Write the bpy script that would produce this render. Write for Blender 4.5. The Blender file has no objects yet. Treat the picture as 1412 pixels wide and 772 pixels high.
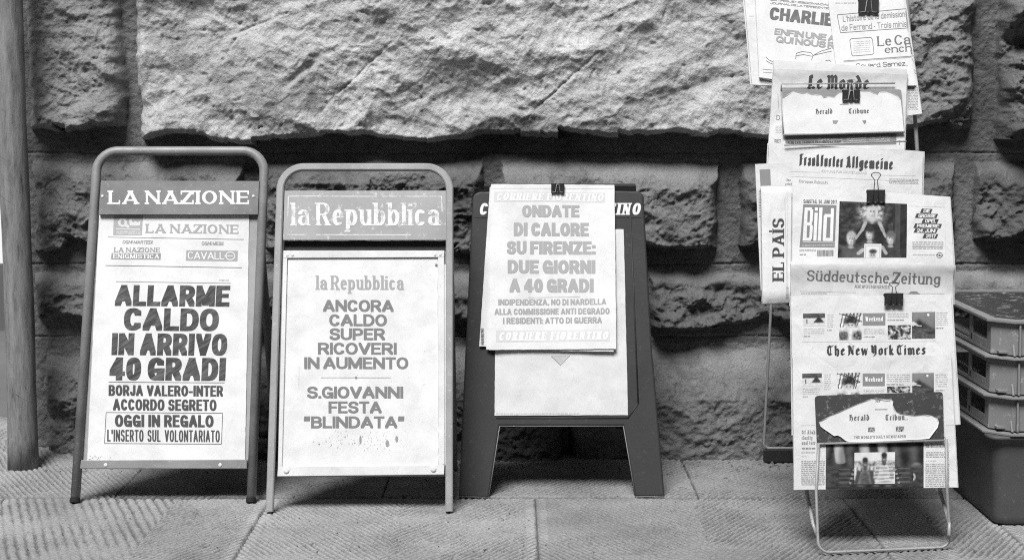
import bpy, bmesh, math, random
import numpy as np
from mathutils import Vector
R = math.radians
random.seed(7)
C = bpy.context.scene.collection
SC = bpy.context.scene

# ------------------------------------------------------------------ camera, sky, sun, exposure
FPX, CX, CY = 2313.0, 706.0, 386.0           # focal length and centre in pixels of the 1412 px photograph
TILT = R(6.1)
CAM = Vector((0, -4.0, 0.85))
cd = bpy.data.cameras.new('camera'); cam = bpy.data.objects.new('camera', cd); C.objects.link(cam)
cam.location = CAM; cam.rotation_euler = (R(90) - TILT, 0, 0)
cd.sensor_width = 36; cd.lens = 36 * FPX / 1412; cd.clip_start = 0.05; cd.clip_end = 500
SC.camera = cam
world = bpy.data.worlds.new('World'); SC.world = world; world.use_nodes = True
wn = world.node_tree; bg = wn.nodes['Background']
sky = wn.nodes.new('ShaderNodeTexSky'); sky.sky_type = 'NISHITA'; sky.sun_disc = False
SUN_EL, SUN_AZ = R(56), R(199)                 # azimuth measured clockwise from +Y (into the wall)
sky.sun_elevation = SUN_EL; sky.sun_rotation = SUN_AZ
sky.dust_density = 4.0
bw = wn.nodes.new('ShaderNodeRGBToBW')        # black-and-white picture: a neutral sky
wn.links.new(sky.outputs[0], bw.inputs[0]); wn.links.new(bw.outputs[0], bg.inputs['Color'])
bg.inputs['Strength'].default_value = 0.058
sd = bpy.data.lights.new('sun', 'SUN'); sun = bpy.data.objects.new('sun', sd); C.objects.link(sun)
sd.energy = 4.8; sd.angle = R(25); sd.color = (1, 1, 1)
_d = Vector((math.sin(SUN_AZ) * math.cos(SUN_EL), math.cos(SUN_AZ) * math.cos(SUN_EL), math.sin(SUN_EL)))
sun.rotation_euler = _d.to_track_quat('Z', 'Y').to_euler(); sun.location = (-1, -6, 8)
SC.view_settings.view_transform = 'Standard'; SC.view_settings.look = 'None'
SC.view_settings.gamma = 1; SC.view_settings.use_curve_mapping = False
SC.view_settings.exposure = 0.33
SC.cycles.use_denoising = False            # the grain of a black-and-white print
SC.cycles.filter_width = 1.15

# ------------------------------------------------------------------ geometry helpers
def ray(px, py):
    a = (px - CX) / FPX; b = -(py - CY) / FPX
    return Vector((a, math.cos(TILT) + b * math.sin(TILT), -math.sin(TILT) + b * math.cos(TILT)))
def at(px, py, Y):                            # point of the upright plane y = Y seen at that place
    d = ray(px, py); return CAM + d * ((Y - CAM.y) / d.y)
def gnd(px, py):                              # point of the pavement
    d = ray(px, py); return CAM + d * (-CAM.z / d.z)
class Plane:                                  # y = y0 + slope*z + yaw*(x-x0), leaning back as it rises
    def __init__(s, y0, slope=0.0, yaw=0.0, x0=0.0):
        s.y0, s.sl, s.yaw, s.x0 = y0, slope, yaw, x0
        s.N = Vector((yaw, -1, slope)).normalized()
    def hit(s, px, py, off=0.0):
        d = ray(px, py)
        t = (s.y0 + s.sl * CAM.z + s.yaw * (CAM.x - s.x0) - CAM.y) / (d.y - s.sl * d.z - s.yaw * d.x)
        return CAM + d * t + s.N * off
    def shift(s, k):                          # parallel plane k metres nearer the street
        return Plane(s.y0 - k * math.sqrt(1 + s.sl ** 2), s.sl, s.yaw, s.x0)

def hull(pts):
    pts = sorted(set((round(x, 6), round(y, 6)) for x, y in pts))
    if len(pts) < 3: return pts
    def half(ps):
        h = []
        for p in ps:
            while len(h) > 1 and (h[-1][0]-h[-2][0])*(p[1]-h[-2][1]) - (h[-1][1]-h[-2][1])*(p[0]-h[-2][0]) <= 1e-9: h.pop()
            h.append(p)
        return h
    a = half(pts); b = half(pts[::-1]); return a[:-1] + b[:-1]

class MB:
    def __init__(s): s.v = []; s.f = []; s.g = []; s.m = []; s.s = []
    def face(s, idx, g=.5, m=0, sm=False): s.f.append(idx); s.g.append(g); s.m.append(m); s.s.append(sm)
    def poly(s, pts, g=.5, m=0, sm=False):
        b = len(s.v); s.v += [tuple(p) for p in pts]; s.face(list(range(b, b + len(pts))), g, m, sm)
    def loft(s, loops, g=.5, m=0, sm=False, closed=True, cap=True, ring=False):
        b = len(s.v); n = len(loops[0])
        for l in loops: s.v += [tuple(p) for p in l]
        L = len(loops)
        for i in range(L if ring else L - 1):
            j = (i + 1) % L
            for k in range(n if closed else n - 1):
                k2 = (k + 1) % n
                s.face([b + i*n + k, b + i*n + k2, b + j*n + k2, b + j*n + k], g, m, sm)
        if cap and not ring:
            s.face([b + k for k in range(n)][::-1], g, m); s.face([b + (L-1)*n + k for k in range(n)], g, m)
    def prism(s, pts, off, g=.5, m=0):
        off = Vector(off); s.loft([[Vector(p) for p in pts], [Vector(p) + off for p in pts]], g, m)
    def box(s, c, d, g=.5, m=0):
        x, y, z = c; a, b, h = d[0]/2, d[1]/2, d[2]/2
        s.prism([(x-a,y-b,z-h),(x+a,y-b,z-h),(x+a,y+b,z-h),(x-a,y+b,z-h)], (0,0,2*h), g, m)
    def tube(s, path, r, n=10, g=.5, m=0, sec=None, sm=True, ref=None, cap=True):
        path = [Vector(p) for p in path]; loops = []
        t0 = (path[1] - path[0]).normalized()
        u = Vector(ref) if ref else t0.orthogonal()
        for i, p in enumerate(path):
            if i == 0: t = path[1] - p
            elif i == len(path) - 1: t = p - path[i-1]
            else: t = (path[i+1] - p).normalized() + (p - path[i-1]).normalized()
            t.normalize(); u = (u - t * u.dot(t)).normalized(); w = t.cross(u)
            if sec: loops.append([p + u*a + w*b for a, b in sec])
            else: loops.append([p + (u*math.cos(2*math.pi*k/n) + w*math.sin(2*math.pi*k/n))*r for k in range(n)])
        s.loft(loops, g, m, sm and not sec, cap=cap)
    def disc(s, c, nrm, r, th, n=12, g=.5, m=0):
        nrm = Vector(nrm).normalized(); u = nrm.orthogonal().normalized(); w = nrm.cross(u); c = Vector(c)
        l = lambda rr, o: [c + nrm*o + (u*math.cos(2*math.pi*k/n) + w*math.sin(2*math.pi*k/n))*rr for k in range(n)]
        s.loft([l(r, 0), l(r, th*.55), l(r*.6, th)], g, m)
    def build(s, name, mats, parent=None, label=None, cat=None, group=None, bevel=0, kind=None, loc=None):
        me = bpy.data.meshes.new(name)
        v = np.array(s.v, dtype=np.float64)
        if parent is not None: o0 = np.array(ROOT[parent.name])
        elif loc is not None: o0 = np.array(loc)
        else: o0 = np.array(((v[:,0].min()+v[:,0].max())/2, (v[:,1].min()+v[:,1].max())/2, v[:,2].min()))
        me.from_pydata((v - o0).tolist(), [], s.f)
        for mt in (mats if isinstance(mats, (list, tuple)) else [mats]): me.materials.append(mt)
        me.polygons.foreach_set('material_index', s.m); me.polygons.foreach_set('use_smooth', s.s)
        a = me.attributes.new('g', 'FLOAT', 'FACE'); a.data.foreach_set('value', s.g)
        me.update()
        o = bpy.data.objects.new(name, me); C.objects.link(o)
        if parent is not None: o.parent = parent; ROOT[o.name] = ROOT[parent.name]
        else: o.location = o0.tolist(); ROOT[o.name] = tuple(o0)
        if label: o['label'] = label
        if cat: o['category'] = cat
        if group: o['group'] = group
        if kind: o['kind'] = kind
        if bevel:
            md = o.modifiers.new('bevel', 'BEVEL'); md.width = bevel; md.segments = 2; md.limit_method = 'ANGLE'; md.angle_limit = R(35)
        return o
ROOT = {}
def thing(name, label, cat, loc, group=None):
    o = bpy.data.objects.new(name, None); C.objects.link(o); o.location = loc
    o.empty_display_size = .1
    o['label'] = label; o['category'] = cat
    if group: o['group'] = group
    ROOT[o.name] = tuple(loc); return o

# ------------------------------------------------------------------ noise for the stone and the paving
def _hash(ix, iy, seed):
    h = (ix.astype(np.int64) * 374761393 + iy.astype(np.int64) * 668265263 + seed * 974634777) & 0xffffffff
    h = ((h ^ (h >> 13)) * 1274126177) & 0xffffffff
    return (h ^ (h >> 16)) & 0xffff
def gn(x, y, seed=0):
    ix = np.floor(x); iy = np.floor(y); fx = x - ix; fy = y - iy
    u = fx*fx*fx*(fx*(fx*6-15)+10); v = fy*fy*fy*(fy*(fy*6-15)+10)
    def g(a, b):
        t = _hash(ix + a, iy + b, seed) * (2*math.pi/65536)
        return np.cos(t)*(fx - a) + np.sin(t)*(fy - b)
    return ((g(0,0)*(1-u) + g(1,0)*u)*(1-v) + (g(0,1)*(1-u) + g(1,1)*u)*v) * 1.5
def fbm(x, y, seed=0, o=4, gain=.5):
    a, s, f = 1.0, 0, 1.0
    for i in range(o): s = s + a*gn(x*f, y*f, seed + i*17); a *= gain; f *= 2.03
    return s
def ridged(x, y, seed=0, o=4):
    a, s, f = 1.0, 0, 1.0
    for i in range(o): s = s + a*(1 - np.abs(gn(x*f, y*f, seed + i*31))*2); a *= .5; f *= 2.1
    return s/2
def facets(x, y, seed=0):                      # broken planar chips: each cell a tilted plane
    ix = np.floor(x); iy = np.floor(y); best = np.full(x.shape, 9.0); val = np.zeros(x.shape)
    for a in (-1,0,1):
        for b in (-1,0,1):
            cx = ix + a + _hash(ix+a, iy+b, seed)/65536; cy = iy + b + _hash(ix+a, iy+b, seed+5)/65536
            d = (x-cx)**2 + (y-cy)**2
            t = _hash(ix+a, iy+b, seed+9)/65536*6.283
            k = ((x-cx)*np.cos(t) + (y-cy)*np.sin(t)) + (_hash(ix+a, iy+b, seed+13)/65536 - .5)*.8
            w = d < best; best = np.where(w, d, best); val = np.where(w, k, val)
    return val
def sst(a, b, x): t = np.clip((x-a)/(b-a), 0, 1); return t*t*(3-2*t)
def rnd(x): t = np.clip(x, 0, 1); return np.sqrt(np.clip(1-(1-t)**2, 0, 1))

# ------------------------------------------------------------------ materials
def new_mat(name, rough=.6, spec=.3, metal=0.0):
    m = bpy.data.materials.new(name); m.use_nodes = True; b = m.node_tree.nodes['Principled BSDF']
    b.inputs['Roughness'].default_value = rough; b.inputs['Specular IOR Level'].default_value = spec
    b.inputs['Metallic'].default_value = metal
    return m, m.node_tree, b
def nd(t, kind, **kw):
    n = t.nodes.new(kind)
    for k, v in kw.items():
        if k in n.inputs: n.inputs[k].default_value = v
        else: setattr(n, k, v)
    return n
def mixmul(t, a, b, fac=1.0):
    n = t.nodes.new('ShaderNodeMix'); n.data_type = 'RGBA'; n.blend_type = 'MULTIPLY'; n.inputs[0].default_value = fac
    t.links.new(a, n.inputs[6]); t.links.new(b, n.inputs[7]); return n.outputs[2]
def ramp(t, src, stops):
    r = t.nodes.new('ShaderNodeValToRGB'); e = r.color_ramp.elements
    while len(e) < len(stops): e.new(.5)
    for k, (p, v) in enumerate(stops): e[k].position = p; e[k].color = (v, v, v, 1)
    t.links.new(src, r.inputs[0]); return r.outputs[0]
def bump(t, b, h, dist, strength=1.0, prev=None):
    n = t.nodes.new('ShaderNodeBump'); n.inputs['Distance'].default_value = dist; n.inputs['Strength'].default_value = strength
    t.links.new(h, n.inputs['Height'])
    if prev: t.links.new(prev, n.inputs['Normal'])
    t.links.new(n.outputs[0], b.inputs['Normal']); return n.outputs[0]
def noise(t, scale, detail=4, rough=.55, vec=None, dist=0):
    n = nd(t, 'ShaderNodeTexNoise', Scale=scale, Detail=detail, Roughness=rough, Distortion=dist)
    if vec is None:
        g = t.nodes.new('ShaderNodeNewGeometry'); vec = g.outputs['Position']
    t.links.new(vec, n.inputs['Vector']); return n.outputs[0]
def pos(t, scale=(1,1,1), rot=(0,0,0)):
    g = t.nodes.new('ShaderNodeNewGeometry'); r = t.nodes.new('ShaderNodeMapping'); m = t.nodes.new('ShaderNodeMapping')
    r.inputs['Rotation'].default_value = rot; m.inputs['Scale'].default_value = scale
    t.links.new(g.outputs['Position'], r.inputs[0]); t.links.new(r.outputs[0], m.inputs[0]); return m.outputs[0]
def attr(t, name='g'):
    a = t.nodes.new('ShaderNodeAttribute'); a.attribute_name = name; return a.outputs['Fac']

def mat_paper(name, crease=.0015, spec=.15, dirt=(.86, 1.0), rough=.75):
    m, t, b = new_mat(name, rough, spec)
    n = noise(t, 18, 5, .6); c = ramp(t, n, [(.3, dirt[0]), (.62, dirt[1])])
    n2 = noise(t, 420, 2, .5); c2 = ramp(t, n2, [(.3, .72), (.6, .78)])
    t.links.new(mixmul(t, mixmul(t, attr(t), c), c2), b.inputs['Base Color'])
    p = bump(t, b, noise(t, 9, 2, .4, dist=.6), crease * 5, .7)
    bump(t, b, noise(t, 34, 3, .5, vec=pos(t, (1, 1, .45), (0, R(20), 0)), dist=1.5), crease, .8, p)
    return m
PAPER = mat_paper('poster_paper')
NEWS = mat_paper('newsprint', .003, .08, (.9, 1.0), .85)
def mat_ink(name, streak):
    m, t, b = new_mat(name, .6, .2)
    n = noise(t, 22, 5, .65, vec=pos(t, (1, 1, 5), (0, R(32), 0)), dist=.8)
    w = ramp(t, n, [(.42, 0), (.66, streak)])
    mx = t.nodes.new('ShaderNodeMix'); mx.data_type = 'RGBA'
    ml = t.nodes.new('ShaderNodeMath'); ml.operation = 'MULTIPLY'; ml.inputs[1].default_value = .8; t.links.new(attr(t), ml.inputs[0])
    t.links.new(w, mx.inputs[0]); t.links.new(ml.outputs[0], mx.inputs[6]); mx.inputs[7].default_value = (.4,.4,.4,1)
    t.links.new(mx.outputs[2], b.inputs['Base Color']); return m
INK = mat_ink('printing_ink', .03)
WORN = mat_ink('streaky_ink', .2)
def mat_peel():
    m, t, b = new_mat('peeling_white_lettering', .6, .3)
    n = noise(t, 60, 6, .7); w = ramp(t, n, [(.5, 0), (.62, 1)])
    mx = t.nodes.new('ShaderNodeMix'); mx.data_type = 'RGBA'
    t.links.new(w, mx.inputs[0]); mx.inputs[6].default_value = (.6,.6,.6,1); mx.inputs[7].default_value = (.36,.36,.36,1)
    t.links.new(mx.outputs[2], b.inputs['Base Color']); return m
PEEL = mat_peel()
def mat_paint(name, base, rough=.45, spec=.4, chip=.25, chipv=.5, metal=0, dark=.7, scale=30):
    m, t, b = new_mat(name, rough, spec, metal)
    n = noise(t, scale*.4, 6, .65); c = ramp(t, n, [(.3, base*dark), (.65, base)])
    n2 = noise(t, scale*5, 5, .7); w = ramp(t, n2, [(.62 - .07*chip, 0), (.66, chip)])
    mx = t.nodes.new('ShaderNodeMix'); mx.data_type = 'RGBA'
    t.links.new(w, mx.inputs[0]); t.links.new(c, mx.inputs[6]); mx.inputs[7].default_value = (chipv,)*3 + (1,)
    t.links.new(mx.outputs[2], b.inputs['Base Color'])
    t.links.new(ramp(t, n, [(.3, min(1, rough+.2)), (.7, rough)]), b.inputs['Roughness'])
    bump(t, b, n2, .0006, .4)
    return m
TUBE = mat_paint('painted_tube', .22, .4, .5, .3, .5, dark=.6)
BAR = mat_paint('pale_metal_bar', .29, .4, .5, .3, .6)
HEAD1 = mat_paint('header_paint', .17, .5, .4)
HEAD2 = mat_paint('faded_header_paint', .31, .5, .4, .7, .5, scale=14)
GREYP = mat_paint('panel_grey', .3, .5, .4)
ALU = mat_paint('weathered_aluminium', .6, .45, .5, .5, .35, dark=.75)
PLAST = mat_paint('dark_plastic', .03, .5, .35, .12, .2, dark=.7, scale=16)
EDGE = mat_paint('worn_plastic_edge', .2, .5, .4, .5, .6)
BLACK = mat_paint('black_metal', .018, .35, .5, .2, .2)
RUB = mat_paint('black_rubber', .02, .7, .2, .1, .1)
STEEL = mat_paint('scratched_wire', .30, .35, .6, .6, .08)
CRATE = mat_paint('crate_plastic', .21, .5, .4, .5, .4, dark=.75, scale=12)
BIN = mat_paint('bin_plastic', .075, .5, .4, .4, .16, dark=.7, scale=12)
LID = mat_paint('dirty_black_board', .045, .3, .6, .8, .35, dark=.5, scale=9)
PLATE = mat_paint('black_plate', .03, .4, .5, .7, .18, scale=20)
def mat_pole():
    m, t, b = new_mat('weathered_post', .6, .3)
    n = noise(t, 60, 8, .75, vec=pos(t, (1, 1, .16))); c = ramp(t, n, [(.3, .05), (.46, .155), (.7, .26)])
    n2 = noise(t, 30, 4, .6, vec=pos(t, (.5, .5, 7), (0, R(-32), 0)), dist=.2); c2 = ramp(t, n2, [(.26, .25), (.33, 1)])
    t.links.new(mixmul(t, c, c2), b.inputs['Base Color'])
    bump(t, b, n, .004, .8); return m
POLE = mat_pole()
def mat_stone():
    m, t, b = new_mat('rough_sandstone', .9, .12)
    n = noise(t, 6, 9, .68); c = ramp(t, n, [(.3, .5), (.46, .95), (.72, 1.2)])
    n2 = noise(t, 210, 5, .75); c2 = ramp(t, n2, [(.3, .68), (.5, 1), (.72, 1.22)])
    n4 = noise(t, 26, 7, .75, dist=.6); c4 = ramp(t, n4, [(.32, .5), (.42, 1), (.66, 1.0), (.76, 1.25)])
    n5 = noise(t, 1.9, 5, .6, dist=.4); c5 = ramp(t, n5, [(.34, .62), (.48, 1), (.68, 1.16)])
    col = mixmul(t, mixmul(t, mixmul(t, mixmul(t, attr(t, 'tone'), c), c2), c4), c5)
    t.links.new(col, b.inputs['Base Color'])
    p = bump(t, b, noise(t, 38, 10, .70), .009, .75)
    bump(t, b, noise(t, 200, 6, .75), .0035, .8, p)
    return m
STONE = mat_stone()
def mat_pave():
    m, t, b = new_mat('chiselled_paving', .8, .25)
    n = noise(t, 5, 8, .65); c = ramp(t, n, [(.28, .7), (.5, 1), (.75, 1.2)])
    n2 = noise(t, 160, 5, .7); c2 = ramp(t, n2, [(.32, .62), (.5, 1), (.75, 1.25)])
    n3 = noise(t, 38, 3, .6); c3 = ramp(t, n3, [(.27, .45), (.33, 1)])
    t.links.new(mixmul(t, mixmul(t, mixmul(t, attr(t, 'tone'), c), c2), c3), b.inputs['Base Color'])
    bump(t, b, noise(t, 210, 6, .7), .003, .7)
    return m
PAVE = mat_pave()
PLASTER = mat_paint('pale_plaster', .75, .9, .1, .1, .6, dark=.92, scale=3)
FACADE = mat_paint('ochre_plaster', .22, .9, .1, .1, .6, dark=.85, scale=3)
PLINTH = mat_paint('grey_stone_plinth', .12, .9, .1, .1, .3, scale=3)
GLASS = mat_paint('dark_window_glass', .02, .1, .5, 0, .1)
SHUT = mat_paint('shutter_paint', .08, .6, .3)

# ------------------------------------------------------------------ lettering: skeleton letters drawn with a pen of a given shape
def arc(cx, cy, rx, ry, a0, a1, n=9, p=2.25):
    o = []
    for k in range(n + 1):
        a = R(a0 + (a1 - a0)*k/n); c, s_ = math.cos(a), math.sin(a)
        o.append((cx + rx*math.copysign(abs(c)**(2/p), c), cy + ry*math.copysign(abs(s_)**(2/p), s_)))
    return o
def glyph(ch, n=9, p=2.25):
    A = lambda *a: arc(*a, max(2, int(round(n*abs(a[5]-a[4])/180))), p)
    X = .68
    G = {
     'A': (.78, [('t',[(0,0),(.5,1)]), [(.5,1),(1,0)], ('h',[(.2,.27),(.8,.27)])]),
     'B': (.66, [[(0,0),(0,1)], [(0,1),(.5,1)]+A(.5,.77,.44,.23,90,-90)+[(0,.54)], [(0,.54),(.55,.54)]+A(.55,.27,.45,.27,90,-90)+[(0,0)]]),
     'C': (.68, [A(.5,.5,.5,.5,38,322)]),
     'D': (.7, [[(0,0),(0,1)], [(0,1),(.4,1)]+A(.4,.5,.6,.5,90,-90)+[(0,0)]]),
     'E': (.56, [[(0,0),(0,1)], [(0,1),(1,1)], ('h',[(0,.52),(.86,.52)]), [(0,0),(1,0)]]),
     'F': (.53, [[(0,0),(0,1)], [(0,1),(1,1)], ('h',[(0,.5),(.86,.5)])]),
     'G': (.72, [A(.5,.5,.5,.5,38,320), [(1,.0),(1,.42)], ('h',[(1,.42),(.6,.42)])]),
     'H': (.7, [[(0,0),(0,1)], [(1,0),(1,1)], ('h',[(0,.52),(1,.52)])]),
     'I': (0, [[(0,0),(0,1)]]),
     'J': (.5, [[(1,1),(1,.28)]+A(.5,.28,.5,.28,0,-180)]),
     'K': (.7, [[(0,0),(0,1)], [(0,.4),(1,1)], [(.35,.6),(1,0)]]),
     'L': (.52, [[(0,0),(0,1)], [(0,0),(1,0)]]),
     'M': (.92, [('t',[(0,0),(0,1)]), [(0,1),(.5,.05)], ('t',[(.5,.05),(1,1)]), [(1,1),(1,0)]]),
     'N': (.74, [('t',[(0,0),(0,1)]), [(0,1),(1,0)], ('t',[(1,0),(1,1)])]),
     'O': (.74, [A(.5,.5,.5,.5,0,360)]),
     'P': (.64, [[(0,0),(0,1)], [(0,1),(.5,1)]+A(.5,.72,.5,.28,90,-90)+[(0,.44)]]),
     'Q': (.74, [A(.5,.5,.5,.5,0,360), [(.6,.25),(1,-.02)]]),
     'R': (.68, [[(0,0),(0,1)], [(0,1),(.5,1)]+A(.5,.74,.46,.26,90,-90)+[(0,.48)], [(.55,.48),(1,0)]]),
     'S': (.64, [A(.5,.76,.48,.24,15,270)[:-1]+A(.5,.26,.5,.26,90,-165)]),
     'T': (.62, [[(.5,0),(.5,1)], [(0,1),(1,1)]]),
     'U': (.7, [[(0,1),(0,.32)]+A(.5,.32,.5,.32,180,360)+[(1,1)]]),
     'V': (.74, [[(0,1),(.5,0)], ('t',[(.5,0),(1,1)])]),
     'W': (1.05, [[(0,1),(.26,0)], ('t',[(.26,0),(.5,.95)]), [(.5,.95),(.74,0)], ('t',[(.74,0),(1,1)])]),
     'Y': (.7, [[(0,1),(.5,.45)], ('t',[(1,1),(.5,.45)]), [(.5,.45),(.5,0)]]),
     'Z': (.62, [[(0,1),(1,1)], [(1,1),(0,0)], [(0,0),(1,0)]]),
     '0': (.58, [A(.5,.5,.5,.5,0,360)]),
     '1': (.3, [[(.8,0),(.8,1)], ('h',[(0,.78),(.8,.9)])]),
     '2': (.56, [A(.5,.71,.5,.29,175,-35)+[(0,0)], [(0,0),(1,0)]]),
     '4': (.62, [[(.72,0),(.72,1)], ('t',[(.72,1),(0,.3)]), ('h',[(0,.24),(1,.24)])]),
     '7': (.54, [[(0,1),(1,1)], [(1,1),(.35,0)]]),
     '.': (0, [[(0,0),(0,.02)]]), ':': (0, [[(0,0),(0,.02)], [(0,.6),(0,.62)]]),
     ',': (0, [[(0,0),(0,.02),(-.05,-.12)]]), '-': (.3, [[(0,.38),(1,.38)]]),
     "'": (0, [('t',[(0,1),(0,.72)])]), '\u2022': (.12, [[(0,.35),(1,.35)]]),
     '\u201c': (.3, [('t',[(0,.72),(.1,1)]), ('t',[(.8,.72),(.9,1)])]), '\u201d': (.3, [('t',[(.1,1),(0,.72)]), ('t',[(.9,1),(.8,.72)])]),
     'a': (.5, [[(1,0),(1,.42)]+A(.5,.44,.5,.24,0,160), [(1,.4),(.5,.4)]+A(.5,.2,.5,.2,90,270)+[(1,.06)]]),
     'b': (.52, [[(0,0),(0,1)], A(.5,.34,.5,.34,0,360)]), 'c': (.46, [A(.5,.34,.5,.34,45,315)]),
     'd': (.52, [[(1,0),(1,1)], A(.5,.34,.5,.34,0,360)]),
     'e': (.48, [('h',[(0,.37),(1,.37)]), A(.5,.34,.5,.34,5,310)]),
     'f': (.34, [[(.4,0),(.4,.8)]+A(.8,.8,.4,.2,180,50), ('h',[(0,.66),(.9,.66)])]),
     'g': (.52, [A(.5,.36,.5,.32,0,360), [(1,.66),(1,-.05)]+A(.5,-.05,.5,.22,0,-160)]),
     'h': (.52, [[(0,0),(0,1)], [(0,.38)]+A(.5,.4,.5,.28,180,0)+[(1,0)]]),
     'i': (0, [[(0,0),(0,X)], [(0,.92),(0,.95)]]), 'l': (0, [[(0,0),(0,1)]]),
     'k': (.5, [[(0,0),(0,1)], [(0,.28),(1,X)], [(.3,.42),(1,0)]]),
     'm': (.86, [[(0,0),(0,X)], [(0,.4)]+A(.25,.4,.25,.28,180,0)+[(.5,0)], [(.5,.4)]+A(.75,.4,.25,.28,180,0)+[(1,0)]]),
     'n': (.52, [[(0,0),(0,X)], [(0,.38)]+A(.5,.4,.5,.28,180,0)+[(1,0)]]),
     'o': (.52, [A(.5,.34,.5,.34,0,360)]), 'p': (.52, [[(0,-.3),(0,X)], A(.5,.34,.5,.34,0,360)]),
     'r': (.34, [[(0,0),(0,X)], [(0,.36)]+A(.7,.38,.7,.3,180,60)]),
     's': (.44, [A(.5,.51,.48,.17,20,270)[:-1]+A(.5,.17,.5,.17,90,-160)]),
     't': (.34, [[(.4,.92),(.4,.16)]+A(.75,.16,.35,.16,180,290), ('h',[(0,.66),(1,.66)])]),
     'u': (.52, [[(0,X),(0,.28)]+A(.5,.28,.5,.28,180,360), [(1,X),(1,0)]]),
     'v': (.5, [[(0,X),(.5,0)], ('t',[(.5,0),(1,X)])]), 'w': (.76, [[(0,X),(.25,0)], ('t',[(.25,0),(.5,.62)]), [(.5,.62),(.75,0)], ('t',[(.75,0),(1,X)])]),
     'y': (.52, [[(0,X),(.5,0)], [(1,X),(.3,-.3)]]), 'z': (.46, [[(0,X),(1,X)], [(1,X),(0,0)], [(0,0),(1,0)]]),
    }
    if ch == '\u00fc': w, s = G['u']; return w, s + [[(.15,.92),(.15,.95)], [(.85,.92),(.85,.95)]]
    if ch == '\u00cd': return 0, [[(0,0),(0,1)], ('t',[(0,1.16),(.12,1.32)])]
    if ch == '\u00e9': w, s = G['e']; return w, s + [('t',[(.4,.85),(.7,1)])]
    return G.get(ch, (.3, []))
def gothic(ch):
    def v(x, top=.66): return [(x-.12,top-.06),(x,top+.02),(x,.08),(x+.14,0)]
    B = {
     'T': (.7, [arc(.5,.47,.5,.47,75,300,5,2), [(0,.9),(.3,1),(.68,.88),(1,1)], ('t',[(.58,.12),(.58,.85)])]),
     'N': (.72, [[(-.1,.95),(.12,1),(.12,.1),(0,0)], [(.12,1),(.85,.06)], ('t',[(.85,.06),(.85,.95),(1,1)]), ('t',[(.5,.2),(.5,.85)])]),
     'Y': (.7, [[(0,1),(.15,.92),(.15,.35),(.45,.22),(.8,.3)], [(.62,1),(.82,.9),(.82,.08),(.5,-.12)], ('t',[(.48,.4),(.48,.85)])]),
     'H': (.68, [[(-.05,.92),(.15,1),(.15,.08),(0,0)], [(.15,.5),(.55,.68),(.85,.5),(.85,.1),(.6,-.08)], ('t',[(.45,.72),(.45,1),(.62,.95)])]),
     'F': (.62, [[(.25,.95),(.25,.08),(.05,-.02)], [(-.05,.88),(.25,1),(.6,.9),(1,1)], [(.25,.5),(.75,.56)], ('t',[(.55,.15),(.55,.85)])]),
     'A': (.74, [[(-.05,.1),(.1,0),(.28,.2),(.45,.95)], [(.1,.85),(.45,1),(.8,.1),(.95,0)], ('t',[(.15,.4),(.8,.4)])]),
     'L': (.62, [[(.3,.95),(.22,.2),(0,.05)], ('t',[(.3,.95),(.6,1),(.65,.8)]), [(0,.08),(.35,.0),(.7,.1),(1,.02)], ('t',[(.5,.2),(.5,.7)])]),
     'M': (.95, [[(0,.05),(.14,.0),(.14,.85),(.0,.98)], [(.14,.85),(.36,1),(.52,.85),(.52,.05)], [(.52,.85),(.76,1),(.92,.85),(.92,.1),(1.02,0)]]),
     'n': (.5, [v(.1), [(.1,.52),(.55,.68),(.85,.56),(.85,.08),(1,0)]]), 'm': (.82, [v(.08), [(.08,.52),(.3,.68),(.48,.56),(.48,.0)], [(.48,.52),(.72,.68),(.9,.56),(.9,.08),(1,0)]]),
     'i': (.1, [v(.3), [(.1,.88),(.5,.94)]]), 'l': (.1, [v(.3, .98)]), 'r': (.32, [v(.15), [(.4,.6),(.85,.68)]]),
     'u': (.5, [v(.1)+[(.6,.02),(.85,.1)], v(.85)]), 'h': (.5, [v(.1, .98), [(.1,.5),(.55,.66),(.85,.5),(.85,.1),(.6,-.15)]]),
     'e': (.42, [[(.9,.12),(.45,0),(.08,.12),(.08,.52),(.5,.68),(.9,.5),(.15,.3)]]), 'o': (.46, [[(.1,.56),(.1,.12),(.5,0)], [(.5,0),(.9,.14),(.9,.56),(.5,.68),(.1,.56)]]),
     's': (.4, [[(.9,.58),(.45,.67),(.1,.5),(.85,.24),(.6,.04),(.0,.1)]]), 't': (.28, [[(.35,.9),(.35,.1),(.85,.02)], [(0,.64),(.9,.64)]]),
     'k': (.46, [v(.1,.98), ('t',[(.1,.36),(.8,.66),(.75,.45),(.3,.36)]), [(.35,.34),(.7,.06),(1,0)]]), 'b': (.5, [v(.1,.98), [(.1,.5),(.55,.68),(.88,.5),(.85,.14),(.45,0),(.1,.1)]]),
     'd': (.48, [[(.5,.68),(.1,.54),(.1,.12),(.5,0)], [(.1,1),(.45,.85),(.9,.5),(.88,.14),(.5,0)]]), 'a': (.46, [[(.1,.58),(.5,.67),(.85,.56),(.85,.08),(1,0)], [(.85,.36),(.15,.3),(.12,.1),(.5,0),(.85,.12)]]),
    }
    return B.get(ch) or glyph(ch, 3, 2.0)
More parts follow.
